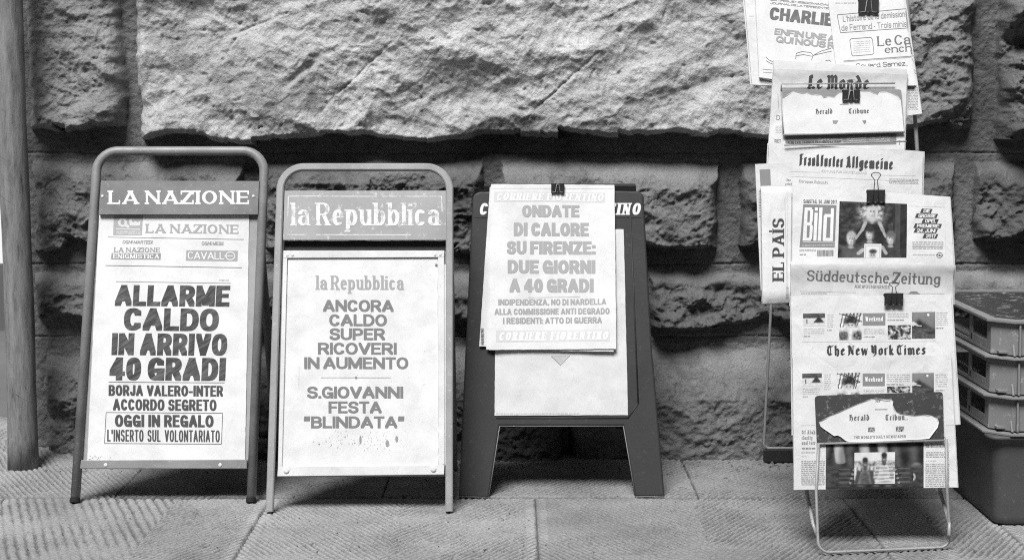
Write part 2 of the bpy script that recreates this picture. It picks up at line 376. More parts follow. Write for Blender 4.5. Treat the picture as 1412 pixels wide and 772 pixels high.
# style: stem, hairline, letter gap, word gap, nib angle, serif, arc steps, slant, squareness
STY = {'black': dict(st=.285, hl=.21, gap=.04, sp=.24), 'heavy': dict(st=.25, hl=.185, gap=.045, sp=.28, p=2.1), 'bold': dict(st=.2, hl=.16, gap=.06, sp=.28),
       'sans': dict(st=.13, hl=.11, gap=.08, sp=.28), 'thin': dict(st=.12, hl=.1, gap=.07, sp=.25), 'fat': dict(st=.29, hl=.22, gap=.025, sp=.24, p=2.0),
       'slab': dict(st=.25, hl=.12, gap=.055, sp=.34, serif=.11, p=2.0), 'roman': dict(st=.2, hl=.12, gap=.07, sp=.25, serif=.08, p=2.0),
       'fatroman': dict(st=.175, hl=.075, gap=.02, sp=.2, serif=.065, p=2.0), 'display': dict(st=.165, hl=.085, gap=.045, sp=.22, serif=.05, p=2.0),
       'tall': dict(st=.25, hl=.11, gap=.05, sp=.3, serif=.09, p=2.0),
       'gothic': dict(st=.22, hl=.06, gap=.05, sp=.18, ang=38, n=3, p=2.0)}

class Sheet:
    """A sheet of paper (or panel) on a leaning plane: a bent grid with thickness, and the print lying on it."""
    def __init__(s, plane, quad, g=.78, th=.0006, bulge=None, nu=30, nv=40, rag=0.0, mat=0, round_=0):
        s.pl, s.q, s.mb, s.b = plane, quad, MB(), bulge
        xs = [p[0] for p in quad]; ys = [p[1] for p in quad]
        s.x0, s.x1, s.y0, s.y1 = min(xs), max(xs), min(ys), max(ys)
        TL, TR, BR, BL = [Vector((a, b, 0)) for a, b in quad]
        F, B = [], []
        for j in range(nv + 1):
            v = j/nv; rf, rb = [], []
            for i in range(nu + 1):
                u = i/nu; uu = u
                if round_ and (j == 0 or j == nv): uu = min(max(u, round_), 1 - round_)
                p = (TL*(1-uu) + TR*uu)*(1-v) + (BL*(1-uu) + BR*uu)*v
                if rag and (i in (0, nu) or j in (0, nv)): p = p + Vector((random.uniform(-rag, rag), random.uniform(-rag, rag), 0))
                rf.append(s.w(p.x, p.y)); rb.append(s.w(p.x, p.y, -th))
            F.append(rf); B.append(rb)
        m = s.mb; b0 = 0
        for r in F: m.v += [tuple(p) for p in r]
        nb = len(m.v)
        for r in B: m.v += [tuple(p) for p in r]
        W = nu + 1
        for j in range(nv):
            for i in range(nu):
                a = j*W + i
                m.face([a, a+W, a+W+1, a+1], g, mat, True); m.face([nb+a, nb+a+1, nb+a+W+1, nb+a+W], g, mat, True)
        def side(ids):
            for a, c in zip(ids, ids[1:]): m.poly([m.v[a], m.v[c], m.v[nb+c], m.v[nb+a]], g*.96, mat)
        side(list(range(W))); side([nv*W + i for i in range(W)]); side([j*W for j in range(nv+1)]); side([j*W + nu for j in range(nv+1)])
    def w(s, px, py, off=0.0):
        b = 0
        if s.b: b = s.b((px - s.x0)/(s.x1 - s.x0), (py - s.y0)/(s.y1 - s.y0))
        return s.pl.hit(px, py, b + off)
    def fill(s, pts, g, lv=1, m=0):
        s.mb.poly([s.w(x, y, .00012*lv + .0001) for x, y in pts], g, m)
    def quad(s, q, g, lv=1, m=0, nx=8, ny=8, fn=None):
        (ax,ay),(bx,by),(cx,cy),(dx,dy) = q
        def P(u, v):
            return ((ax*(1-u)+bx*u)*(1-v) + (dx*(1-u)+cx*u)*v, (ay*(1-u)+by*u)*(1-v) + (dy*(1-u)+cy*u)*v)
        b = len(s.mb.v)
        for j in range(ny+1):
            for i in range(nx+1): s.mb.v.append(tuple(s.w(*P(i/nx, j/ny), .00012*lv + .0001)))
        for j in range(ny):
            for i in range(nx):
                a = b + j*(nx+1) + i
                gg = g
                if fn: gg = max(.02, min(.85, fn((i+.5)/nx, (j+.5)/ny))); gg = max(.008, min(.82, gg*(.25 + .8*min(1, gg/.4))))
                s.mb.face([a, a+nx+1, a+nx+2, a+1], gg, m)
    def line(s, x0, y0, x1, y1, wd, g, lv=2, m=0):
        L = math.hypot(x1-x0, y1-y0); nx, ny = -(y1-y0)/L*wd/2, (x1-x0)/L*wd/2; k = max(1, int(L/15))
        for i in range(k):
            a, b = i/k, (i+1)/k; xa, ya, xb, yb = x0+(x1-x0)*a, y0+(y1-y0)*a, x0+(x1-x0)*b, y0+(y1-y0)*b
            s.fill([(xa-nx,ya-ny),(xb-nx,yb-ny),(xb+nx,yb+ny),(xa+nx,ya+ny)], g, lv, m)
    def frame(s, q, wd, g, lv=2):
        for a, b in zip(q, q[1:] + q[:1]): s.line(*a, *b, wd, g, lv)
    def curve(s, pts, wd, g, lv=2):
        for a, b in zip(pts, pts[1:]): s.line(*a, *b, wd, g, lv)
    def ell(s, x, y, rx, ry, g, lv=2, n=14):
        s.fill([(x + rx*math.cos(2*math.pi*k/n), y + ry*math.sin(2*math.pi*k/n)) for k in range(n)], g, lv)
    def body(s, x0, y0, x1, y1, n, g=.4, th=.55, skew=0, last=1.0):          # columns of small print
        for k in range(n):
            yy = y0 + (y1-y0)*(k+.5)/n; h = (y1-y0)/n*th; x = x0 + random.uniform(0, .5)
            xe = x1 if k < n-1 else x0 + (x1-x0)*last
            while x < xe - 1:
                l = min(random.uniform(1.5, 6), xe - x); dy = skew*(x - x0)
                s.fill([(x, yy-h/2+dy), (x+l, yy-h/2+dy), (x+l, yy+h/2+dy), (x, yy+h/2+dy)], g + random.uniform(-.06, .08), 2); x += l + .8
    def text(s, txt, x0, y0, x1, y1, cap, style, g, lv=3, m=1, slant=0.0, up=None, drop=0.0):
        S = STY[style]; st, hl, gap, sp = S['st'], S['hl'], S['gap'], S['sp']; n = S.get('n', 11); p = S.get('p', 2.4)
        ser = S.get('serif', 0)
        L = math.hypot(x1-x0, y1-y0); D = ((x1-x0)/L, (y1-y0)/L); U = up or (D[1], -D[0])
        gl = [(c, gothic(c) if style == 'gothic' else glyph(c, n, p)) for c in txt]; serw = ser and st*.36
        nat = 0; fix = 0
        for c, (w, _) in gl:
            if c == ' ': fix += sp
            else: nat += w; fix += st + gap + 2*(serw or 0)*.7
        fix -= gap
        k0 = (L/cap - fix)/max(nat, .01)
        if not ser and style != 'gothic' and k0 < .62:
            nl = sum(1 for c, _ in gl if c != ' '); st2 = st*max(.5, .45 + .55*k0/.62); fix -= nl*(st - st2); hl *= max(.75, st2/st); st = st2
        k = max(.15, (L/cap - fix)/max(nat, .01)); sc = 1.0
        tot = nat*k + fix
        sc = (L/cap)/tot                                    # only when even the narrowest letters do not fit
        x = 0
        for c, (w, strokes) in gl:
            if c == ' ': x += sp; continue
            W = w*k; x += (serw or 0)*.7; cnt = 0
            for sgm in strokes:
                kind, pts = ('n', sgm) if isinstance(sgm, list) else sgm
                sw, sh = st, hl
                if ser or style == 'gothic':
                    if kind == 't': sw = max(hl*1.3, st*.42)
                if kind == 'h' and not ser: sh = hl*.92
                if S.get('ang'):
                    a = R(S['ang']); nib = [(sgn*math.cos(a)*sw/2 + q*.5*math.sin(a)*hl, sgn*math.sin(a)*sw/2*.8 - q*.5*math.cos(a)*hl) for sgn in (-1,1) for q in (-1,1)]
                else: nib = [(a*sw/2, b*sh/2) for a in (-1,1) for b in (-1,1)]
                Q = [(st/2 + px*W, hl/2 + py*(1-hl)) for px, py in pts]
                nibs = [nib]*len(Q)
                if not S.get('ang'):
                    if len(pts) > 4:
                        rnd_ = [(sw/2*math.copysign(abs(math.cos(q*math.pi/8))**.85, math.cos(q*math.pi/8)), sh/2*math.copysign(abs(math.sin(q*math.pi/8))**.85, math.sin(q*math.pi/8))) for q in range(16)]
                        cl = abs(pts[0][0]-pts[-1][0]) + abs(pts[0][1]-pts[-1][1]) < 1e-4
                        nibs = [nib if not cl and q in (0, len(Q)-1) else rnd_ for q in range(len(Q))]
                    elif len(pts) == 2 and kind == 'n' and W > 0 and abs(pts[0][0]-pts[1][0]) > .1 and abs(pts[0][1]-pts[1][1]) > .3:
                        nibs = [[(a*.86, b_) for a, b_ in nib]]*2
                polys = [hull([(a[0]+i, a[1]+j) for a, nb in ((A_, na), (B_, nb2)) for i, j in nb]) for A_, B_, na, nb2 in zip(Q, Q[1:], nibs, nibs[1:])]
                if ser and len(pts) > 1:
                    for e, o in ((0, 1), (-1, -2)):
                        (ex, ey), (ox, oy) = pts[e], pts[o]
                        if abs(ox-ex)*max(W,.01) < abs(oy-ey)*.75 and (ey in (0, 1, -.3) or (ey == .68)) :
                            X_, Y_ = Q[e]; hw = sw/2 + serw
                            lo = -hw if not (c in 'bdhklmnruipfü' and ey > .5) else -hw
                            hi = hw if not (c in 'bdhklmnruipfü' and ey > .5) else sw/2
                            yb = 0 if ey == 0 else (Y_ + hl/2 - ser if ey > 0 else Y_ - hl/2)
                            if c in 'VWMN' or True: polys.append([(X_+lo, yb), (X_+hi, yb), (X_+hi, yb+ser), (X_+lo, yb+ser)])
                        elif ey in (0, 1) and abs(ox-ex) > .3 and c in 'EFLTZz' and ex in (0, 1):
                            X_, Y_ = Q[e]; d = 1 if ex == 1 else -1; t_ = max(ser, .07)
                            if d == 1 or c in 'TZ':
                                xa = X_ + d*st/2; polys.append([(xa - d*t_, 0 if ey == 0 else .7), (xa, 0 if ey == 0 else .7), (xa, .3 if ey == 0 else 1), (xa - d*t_, .3 if ey == 0 else 1)])
                for pl in polys:
                    cnt += 1
                    P = []
                    for gx, gy in pl:
                        X_ = (x + gx)*cap*sc + slant*gy*cap; Y_ = gy*cap
                        P.append(s.w(x0 + D[0]*X_ + U[0]*Y_, y0 + D[1]*X_ + U[1]*Y_, .0001 + .00012*lv + cnt*.000008))
                    if len(P) > 2: s.mb.poly(P, g, m)
            x += W + st + gap + (serw or 0)*.7
    def build(s, *a, **k): return s.mb.build(*a, **k)

# ------------------------------------------------------------------ setting: pavement, wall, what lies beyond
def grid_mesh(name, V, nu, nv, tone, mat):
    me = bpy.data.meshes.new(name)
    n = len(V); me.vertices.add(n); me.vertices.foreach_set('co', V.astype(np.float32).ravel())
    i, j = np.meshgrid(np.arange(nu-1), np.arange(nv-1)); a = (j*nu + i).ravel()
    F = np.stack([a, a+1, a+nu+1, a+nu], 1).astype(np.int32); m = len(F)
    me.loops.add(m*4); me.loops.foreach_set('vertex_index', F.ravel())
    me.polygons.add(m); me.polygons.foreach_set('loop_start', np.arange(0, m*4, 4, dtype=np.int32))
    me.polygons.foreach_set('loop_total', np.full(m, 4, dtype=np.int32))
    me.polygons.foreach_set('use_smooth', np.ones(m, dtype=bool))
    me.update(calc_edges=True)
    t = me.attributes.new('tone', 'FLOAT', 'POINT'); t.data.foreach_set('value', tone.astype(np.float32).ravel())
    me.materials.append(mat)
    o = bpy.data.objects.new(name, me); C.objects.link(o); ROOT[o.name] = (0,0,0); return o

def coords(*segs):
    o = []
    for a, b, st in segs: o += list(np.arange(a, b - st*.3, st))
    return np.array(o + [segs[-1][1]])

# pavement: one sheet, fine where the camera looks, out to the far end of the street
gx = coords((-60,-8,4), (-8,-1.5,.1), (-1.5,1.5,.0025), (1.5,8,.1), (8,60,4))
gy = coords((-40,-6,2), (-6,-1.05,.06), (-1.05,.08,.0032), (.08,8,.2), (8,60,4))
GX, GY = np.meshgrid(gx, gy)
rowj = -.452 + .004*gn(GX*2, GX*0+.5, 3)
front = GY < rowj
row3 = GY < -1.12
fx = np.array([-3.3,-2.4,-1.73,-1.09,-.52,.05,.713,.985,1.6,2.3,3.1]); bx = np.array([-3,-2.2,-1.45,-.86,-.28,.404,.93,1.5,2.2,3.0])
def slabs(J, off):
    idx = np.searchsorted(J, GX.ravel()).reshape(GX.shape)
    ext = np.concatenate([[J[0]-1], J, [J[-1]+1]])
    lo, hi = ext[idx], ext[idx+1]
    return idx + off, np.minimum(np.abs(GX - lo), np.abs(hi - GX)), (lo+hi)/2, hi-lo
i1, d1, c1, w1 = slabs(fx, 0); i2, d2, c2, w2 = slabs(bx, 40); i3, d3, c3, w3 = slabs(fx + .3, 80)
sid = np.where(row3, i3, np.where(front, i1, i2)); dj = np.where(row3, d3, np.where(front, d1, d2))
cc = np.where(row3, c3, np.where(front, c1, c2)); ww = np.where(row3, w3, np.where(front, w1, w2))
drow = np.minimum(np.abs(GY - rowj), np.abs(GY + 1.12))
near = (np.abs(GX) < 3) & (GY > -3) & (GY < .3)
hs = _hash(sid, sid*0, 4)/65536.0
wob = .003*gn(GX*4, GY*4, 11) + .0016*gn(GX*40, GY*40, 12)
side = np.where(front, np.where(GX < cc + .02*gn(GY*7, GX*0, 8), 1, -1), np.where(hs > .45, 1, -1))
side = np.where(front & (i1 == 4), np.where(GX < -.72, 1, -1), side)
ang = np.where(front, np.where(GX < -.72, R(71), R(60)), R(52) + hs*R(16))
pit = np.where(front & (GX < -.72), .0185, .0125)
ph = (GX*np.sin(ang)*side + (GY)*np.cos(ang) + wob)/pit*2*math.pi
fr = ph/(2*math.pi) + .10*gn(GX*45, GY*45, 13); fr = fr - np.floor(fr)
gw_ = np.where(front & (GX < -.72), .14, .2)*(1 + .3*gn(GX*30, GY*12, 14))
gro = np.exp(-((fr - .5)/gw_)**2)*(.85 + .35*gn(GX*22, GY*22, 15))        # narrow chisel strokes, uneven along their length
wear = sst(-.55, .5, fbm(GX*5, GY*5, 21, 3) + .10 + .06*(front & (GX < -.72)))
amp = np.where(front & (GX < -.72), .0062, .0056)
Zg = -amp*gro*(.18 + .82*wear)
Zg += .0012*fbm(GX*14, GY*14, 31, 4) + .0010*gn(GX*160, GY*160, 33) - .003*np.clip(gn(GX*33, GY*33, 35) - .45, 0, 1)
jw = .003*(1 + .6*gn(GX*20, GY*20, 41)); jn = np.minimum(dj*1.35 + .0008*gn(GX*60, GY*60, 43), np.where(drow < .05, drow*.3 + .0007*gn(GX*70, GY*70, 44), 9))
joint = 1 - sst(jw*.35, jw*1.1, jn)
Zg -= joint*.008
marg = (dj > .006) & (dj < .022) & front
Zg = np.where(marg, -.0008 + .0006*gn(GX*80, GY*80, 45) - joint*.008, Zg)
Zg += .0012*fbm(GX*1.7, GY*1.7, 51, 2)
Zg = np.where(near, Zg, 0)
# small mound of dirt against the wall foot
Zg += near*.018*sst(-.16, .02, GY)*(1 + .7*fbm(GX*12, GY*12, 55, 3))*sst(-.55, -1.0, GX)
tone = .235*(.88 + .26*hs)*(1 + .1*fbm(GX*3, GY*3, 61, 3)) * (1 - .72*joint) * (1 + .18*marg) * (1 - .6*np.clip(gro, 0, 1)*(.18 + .82*wear))   # tone is darker along the grooves
pav = grid_mesh('pavement', np.stack([GX.ravel(), GY.ravel(), Zg.ravel()], 1), len(gx), len(gy), tone, PAVE)
pav['kind'] = 'structure'

# rusticated stone wall: four courses of rock-faced blocks with sunk joints, and its left return
XL = -1.158
wx = coords((XL,1.46,.0024), (1.46,1.6,.02), (1.6,7,.08)); wz = coords((-.03,1.17,.0024), (1.17,1.4,.02), (1.4,5,.06))
WX, WZ = np.meshgrid(wx, wz)
big = fbm(WX*5, WZ*5, 101, 4); med = fbm(WX*17, WZ*17, 105, 4); fine = fbm(WX*70, WZ*70, 109, 3)
rid = ridged(WX*9 + WZ*4, WZ*9 - WX*3, 113, 4); fac = facets(WX*13 + .5*med, WZ*13 + .5*big, 117); fac2 = facets(WX*38 + .4*med, WZ*38, 119)
H = .012 + .0018*fine + .0025*med; T = np.full(WX.shape, .13)
E_ = []
# x0, x1, z0, z1, projection, tone, roughness, bottom gap, top run, kind
ST = [(XL+.012,-.905,.735,1.14,.08,.17,1.0,.05,.03), (-.884,.775,.731,1.15,.103,.41,.8,.038,.03), (.80,1.095,.731,1.14,.08,.15,1.5,.05,.03), (1.135,1.75,.731,1.14,.095,.115,2.6,.055,.03),
      (XL+.016,-.63,.468,.722,.07,.12,1.3,.036,.07), (-.6,-.062,.468,.722,.075,.10,1.5,.034,.06), (-.035,.497,.468,.722,.085,.13,1.25,.036,.07), (.532,1.06,.468,.722,.075,.095,1.4,.045,.06), (1.085,1.75,.468,.722,.09,.085,1.7,.05,.08),
      (XL+.016,-.37,.296,.456,.075,.10,1.7,.035,.05), (-.35,.3,.296,.456,.07,.085,1.4,.03,.05), (.32,.86,.290,.456,.085,.10,1.9,.028,.06), (.89,1.75,.296,.456,.08,.12,1.5,.03,.05),
      (XL+.03,-.70,-.06,.262,.06,.10,1.7,.0,.10), (-.66,.13,-.06,.282,.085,.085,1.2,.0,.12), (.135,.9,-.06,.282,.07,.13,.85,.0,.13), (.92,1.75,-.06,.282,.09,.08,1.0,.0,.12)]
for cx0 in np.arange(1.78, 7, .9):
    for z0, z1 in ((.731,1.115), (.468,.722), (.296,.456), (-.06,.282)):
        ST.append((cx0, cx0+.87, z0, z1, .08, .12, 1.2, .03, .05))
for z0 in np.arange(1.165, 5, .4):
    for k, cx0 in enumerate(np.arange(XL+.012, 7, .95)):
        ST.append((cx0 + (.0 if k == 0 else .3*(int(z0*10) % 3) - .3), cx0 + .93 + .3*(int(z0*10) % 3) - .3, z0, z0+.385, .095, .2, 1.0, .05, .03))
_r = random.Random(5)
GOUGES = [(-.53,.88,-.42,.97,.010,.011), (-.46,.81,-.26,1.0,.003,.004), (.02,.80,.2,.96,.003,.005), (-.7,.98,-.5,1.06,.004,.004), (.35,.86,.6,.93,.010,.007)]
for _ in range(16):
    a_, b_ = _r.uniform(-.85,.75), _r.uniform(.77,1.1); l_ = _r.uniform(.04,.22); t_ = R(_r.uniform(25, 62))
    GOUGES.append((a_, b_, a_ + l_*math.cos(t_), b_ + l_*math.sin(t_), _r.uniform(.002,.005), _r.uniform(.001,.003)))
for k, (x0, x1, z0, z1, pr, tn, ro, gap, top) in enumerate(ST):
    sx = (wx >= x0-.01) & (wx <= x1+.01); sz = (wz >= z0-.01) & (wz <= z1+.01)
    if not sx.any() or not sz.any(): continue
    s = np.ix_(sz, sx); X, Z = WX[s], WZ[s]; o = k*7.3
    b1 = gn(X*7+o, Z*3, 201); b2 = gn(X*22+o, Z*9, 203); b3 = gn(X*60, Z*40, 205)
    eb = Z - z0 - gap*(1 + .42*fbm(X*3.3+o, Z*2+o, 201, 5, .55) + .42*facets(X*6.5 + .12*med[s], Z*4 + o, 205) + .10*facets(X*24, Z*14, 207)) if gap else np.full(X.shape, 1.0)
    et = z1 - Z - .008 - .004*b2; el = X - x0 - .008 - .008*gn(Z*11+o, X*4, 207) - .004*gn(Z*40, X*30, 209); er = x1 - X - .008 - .008*gn(Z*11+o, X*4+9, 211) - .004*gn(Z*40+5, X*30, 209)
    pt = np.clip(et/top, 0, 1)**.85
    p = np.minimum(np.minimum(rnd(eb/.013), pt), np.minimum(rnd(el/.035), rnd(er/.035)))
    smooth_ = pr > .1 and z0 > .7
    lowf = gn(X*2.3 + o, Z*3.2, 301); mid = gn(X*9 + o, Z*12, 303)
    dress = sst(.35, .95, pt) if top > .04 else 1.0          # dressed band along the top edge, rock face below it
    if smooth_:
        n = .020*lowf + .009*mid + .0032*med[s] + .0011*fine[s] + .0012*fac2[s]*sst(-.2,.6,mid) + (-.022*np.abs(gn(X*4.2 + .1*med[s] + Z*1.5, Z*6.2 + .15*big[s], 171)) - .010*np.abs(gn(X*11 - Z*5 + .15*med[s], Z*13 + X*3, 175)) - .005*np.abs(gn(X*27 + Z*9, Z*31 - X*6, 177)) - .0022*np.abs(gn(X*66, Z*60, 179))) + .0015*fac[s]*sst(0, .5, big[s])
        for gxa, gza, gxb, gzb, gw, gd in GOUGES:
            L2 = (gxb-gxa)**2 + (gzb-gza)**2; tt = ((X-gxa)*(gxb-gxa) + (Z-gza)*(gzb-gza))/L2; tc = np.clip(tt, 0, 1)
            dd = np.hypot(X - gxa - tc*(gxb-gxa), Z - gza - tc*(gzb-gza) + .006*med[s])
            n = n - gd*np.exp(-(dd/gw)**2)*np.sin(np.pi*np.clip(.12 + .76*tt, 0, 1))
    else:
        n = ro*(.012*lowf + .009*mid + .004*med[s] + .0018*fine[s] + -.020*np.abs(gn(X*6 + o + .1*med[s] + Z*2, Z*8.5 + .15*big[s], 173 + k)) - .010*np.abs(gn(X*15 - Z*6 + o, Z*19 + X*4, 275 + k)) - .005*np.abs(gn(X*37 + o, Z*41, 277)) - .0025*np.abs(gn(X*83, Z*80 + o, 279)) + .003*facets(X*7 + .3*med[s] + o, Z*9 + .3*big[s], 173 + k) + .0025*fac2[s]*sst(-.1, .5, big[s]) + .004*(rid[s] - .7))
        n = n*(.15 + .85*dress)
    h = pr*p*(1 + .10*lowf) + p*n
    if k == 3:
        h = h + p*.05*np.clip(gn(X*13, Z*11, 89), -.8, .8)
    H[s] = np.where(p > 0.001, np.maximum(h, H[s]), H[s])
    # the stone's tone: weathering and lichen patches, its lit top slope painted lighter
    if not smooth_: tn *= 1.14 if z0 < .7 else 1.3
    t = tn*(1 + .16*big[s] + .06*med[s])*(1 + .35*(1 - dress))
    T[s] = np.where(p > .02, t, T[s])
H -= .004*np.clip(gn(WX*50, WZ*50, 131) - .5, 0, 1)*3*(H > .02)
jl = np.minimum.reduce([np.abs(WZ - z - .002*gn(WX*8, WZ*0, 141)) for z in (.727, .4625, .288)])
H -= .004*(1 - sst(.001, .004, jl)); T = T*(1 + .5*(1 - sst(.001, .0035, jl))*(gn(WX*25, WZ*25, 143) > 0))
V = np.stack([WX.ravel(), -H.ravel(), WZ.ravel()], 1)
wall = grid_mesh('stone_wall', V, len(wx), len(wz), T, STONE)
wall['label'] = 'rough rusticated sandstone wall of big rock-faced blocks behind all the stands'; wall['category'] = 'wall'
# left return of the wall, round the corner
rb = MB(); rb.prism([(XL, -.004, -.05), (XL, 3.2, -.05), (XL, 3.2, 5), (XL, -.004, 5)], (.3, 0, 0), .12)
# keep the return behind the face
rb.v = [(x, max(y, .012), z) for x, y, z in rb.v]
ret = rb.build('wall_return', STONE, wall)
ta = ret.data.attributes.new('tone', 'FLOAT', 'POINT'); ta.data.foreach_set('value', [.13]*len(ret.data.vertices))

# pale house round the corner, a sliver of it left of the post
hb = thing('plaster_house', 'pale plastered house with grey plinth glimpsed round the wall corner left of the post', 'house', (-2.7, 2.2, 0))
m = MB(); m.box((-2.7, 3.2, 3.1), (2.8, 2.0, 5.7), .7); m.build('wall', PLASTER, hb)
m = MB(); m.box((-2.7, 3.18, .125), (2.86, 2.06, .25), .2); m.build('plinth', PLINTH, hb)
m = MB(); m.poly([(-6, .25, .004), (XL-.03, .25, .004), (XL-.03, 2.2, .004), (-6, 2.2, .004)], .1)
m.build('side_street', PLINTH, None, kind='structure')
# unseen house added across the street to block the low sky
ob = thing('sky_blocking_house', 'unseen ochre house with shuttered windows, added across the lane to block the low sky', 'house', (0, -7.6, 0))
m = MB(); m.box((0, -8.6, 3.9), (16, 2, 7.8), .3); m.build('wall', FACADE, ob)
for wxx in (-6, -3.6, -1.2, 1.2, 3.6, 6):
    for wzz in (2.1, 5.2):
        m = MB(); m.box((wxx, -7.59, wzz), (.95, .06, 1.5)); w_ = m.build('window', GLASS, ob)
        m = MB(); m.box((wxx - .28, -7.545, wzz), (.4, .03, 1.46)); m.box((wxx + .28, -7.545, wzz), (.4, .03, 1.46)); m.build('shutter', SHUT, w_)

# post at the left edge
pb = gnd(33, 646); px_, py_ = at(33, 640, -.15).x, -.155
prof = []
m = MB(); path = []
n = 40
for k in range(n+1):
    z = -.01 + k*(3.2/n); path.append((px_ + .002*math.sin(z*5), py_, z))
loops = []
for k, pt in enumerate(path):
    rr = .0335*(1 + .02*math.sin(k*1.7) + (.08 if k == 0 else 0)) - .0009*pt[2]
    loops.append([Vector(pt) + Vector((math.cos(a)*rr, math.sin(a)*rr, 0)) for a in [2*math.pi*i/28 for i in range(28)]])
m.loft(loops, .2, 0, True)
m.build('metal_post', POLE, None, 'round weathered post with slanting scratches standing at the left wall corner', 'post')

# ------------------------------------------------------------------ helpers for the stands
def rect_sec(a, b, r=.0015):
    return [(-a/2+r,-b/2),(a/2-r,-b/2),(a/2,-b/2+r),(a/2,b/2-r),(a/2-r,b/2),(-a/2+r,b/2),(-a/2,b/2-r),(-a/2,-b/2+r)]
def fillet(p, rr, n=7):
    o = [p[0]]
    for a, b, c in zip(p, p[1:], p[2:]):
        a, b, c = Vector(a), Vector(b), Vector(c); u, w = (a-b).normalized(), (c-b).normalized()
        th = u.angle(w); d = rr/math.tan(th/2); s_, e = b + u*d, b + w*d; cen = b + (u+w).normalized()*(rr/math.sin(th/2))
        v0, v1 = s_ - cen, e - cen
        for k in range(n+1):
            t = k/n; v = v0.lerp(v1, t).normalized()*rr; o.append(cen + v)
    o.append(p[-1]); return [Vector(x) for x in o]
def panel(pl, quad, off0, off1, mb, g=.5, m=0):
    mb.prism([pl.hit(x, y, off1) for x, y in quad], pl.N*(off0 - off1), g, m)
def back_frame(root, pl, xa, xb, ztop, yfoot, mat, sec=None, r=.0095, barz=.05):
    top = pl.y0 + pl.sl*ztop + .03
    p = [Vector((xa, yfoot, .006)), Vector((xa, top, ztop)), Vector((xb, top, ztop)), Vector((xb, yfoot, .006))]
    m = MB(); m.tube(fillet(p, .04), r, 10, sec=sec, ref=(0,1,0) if sec else None); m.build('rear_frame', mat, root)
    m = MB(); zb = barz; yy = yfoot + (top-yfoot)*(zb/ztop); m.tube([(xa, yy, zb), (xb, yy, zb)], .007, 8); m.build('rear_bar', mat, root)
def rivet(root, p, N, r, mat, name='rivet'):
    m = MB(); m.disc(p, N, r, r*.5, 10); return m.build(name, mat, root)
def lean_plane(px, py, slope):
    g_ = gnd(px, py); return Plane(g_.y, slope)

# ------------------------------------------------------------------ stand 1: round tube frame, white lettering on a grey header
P1 = lean_plane(225, 692, .27)
b1 = thing('advertising_stand', 'leftmost stand, tall round-tube frame with grey header lettered LA NAZIONE', 'advertising stand', gnd(225, 692), 'newspaper advertising stands in front of the wall')
m = MB(); q = [P1.hit(x, y, .004) for x, y in ((104.5,689),(135.5,209),(365.5,209),(347,689))]
m.tube(fillet(q, .047, 9), .0102, 14); m.build('front_frame', TUBE, b1)
for x, y in ((104, 692), (346.5, 692)):
    m = MB(); c = P1.hit(x, y, .004); c.z = .007; up = Vector((0, P1.sl, 1)).normalized()
    m.tube([c - up*.006, c + up*.003], .0108, 14, sm=False); m.build('rubber_foot', RUB, b1)
m = MB(); panel(P1, [(139.5,249.2),(357.2,249.8),(355.5,295.6),(136,295.6)], .006, .014, m); 
hd = Sheet(P1.shift(.0145), [(139.5,249.2),(357.2,249.8),(355.5,295.6),(136,295.6)], .17, .008, nu=4, nv=2)
hd.text('LA NAZIONE', 148.7, 281.6, 344.5, 281.6, 18.6, 'slab', .8, 2, 1)
h1 = hd.build('header_panel', [HEAD1, INK], b1, 'grey header panel with white lettering')
for x in (143.4, 350.8): rivet(b1, P1.hit(x, 272.5, .0147), P1.N, .0032, ALU)
m = MB(); panel(P1, [(137,290),(357,290),(346,646),(113,646)], -.006, .001, m); m.build('back_panel', GREYP, b1)
m = MB(); panel(P1, [(113.5,634.5),(341.5,633.5),(341.5,646),(112,646)], .001, .012, m); m.build('bottom_rail', TUBE, b1, bevel=.001)
for x in (147.5, 305): rivet(b1, P1.hit(x, 641, .012), P1.N, .004, ALU, 'screw')
back_frame(b1, P1, P1.hit(110, 640).x, P1.hit(344, 640).x + .005, .56, P1.y0 + .42, TUBE)
po = Sheet(P1.shift(.0035), [(137,297),(343.5,296.5),(338,633.5),(120,635)], .80, .0005, bulge=lambda u, v: .0022*math.sin(u*5 + v*2)*math.sin(v*3.1) + .0003*math.sin(u*19 + v*5)*math.sin(v*13), rag=.25)
t = po.text
po.quad([(157,297.5),(197,297.5),(196,324.5),(156,324.5)], .38, 1, 1, 2, 2)
po.ell(169, 307, 6.3, 6.2, .72, 2); po.ell(169, 306.5, 2.7, 3.4, .42, 3); po.fill([(172,312),(176,309),(179,313),(177,315)], .72, 3)
po.fill([(178,303),(181,302),(183,307),(187,305),(190,307),(194,304),(193,311),(186,311.5),(179,311)], .72, 2); po.line(160,315.6,193,316.4,1.4,.7)
po.body(160, 318, 194, 323.5, 2, .6)
t('LA NAZIONE', 200.5, 321.2, 329.5, 322.3, 12.4, 'slab', .36)
po.line(149,327,336,330.2,.8,.25); t('OGNI MARTEDI', 168.5,336,210,336.4,4.6,'bold',.3, slant=.2); t('OGNI MESE', 278,338,308.5,338.3,4.8,'bold',.3)
t('LA NAZIONE', 157,347.3,220.8,348,6.2,'slab',.3)
po.quad([(154,349),(222,349.4),(221.5,358.3),(153.3,357.8)], .28, 1, 1, 3, 1); t('ENIGMISTICA', 155.8,356.4,220,356.9,6.3,'slab',.8,4)
po.quad([(257,345),(328,345.6),(327.3,360.2),(256.2,359.4)], .36, 1, 1, 3, 1); t('CAVALL', 259,357.2,309,357.7,10,'sans',.8,4)
po.curve([(317.5+6.2*math.cos(a/8*math.pi), 352.8+5.4*math.sin(a/8*math.pi)) for a in range(17)], 1.5, .8, 4); po.line(309,352.6,321,352.9,1.2,.8,5)
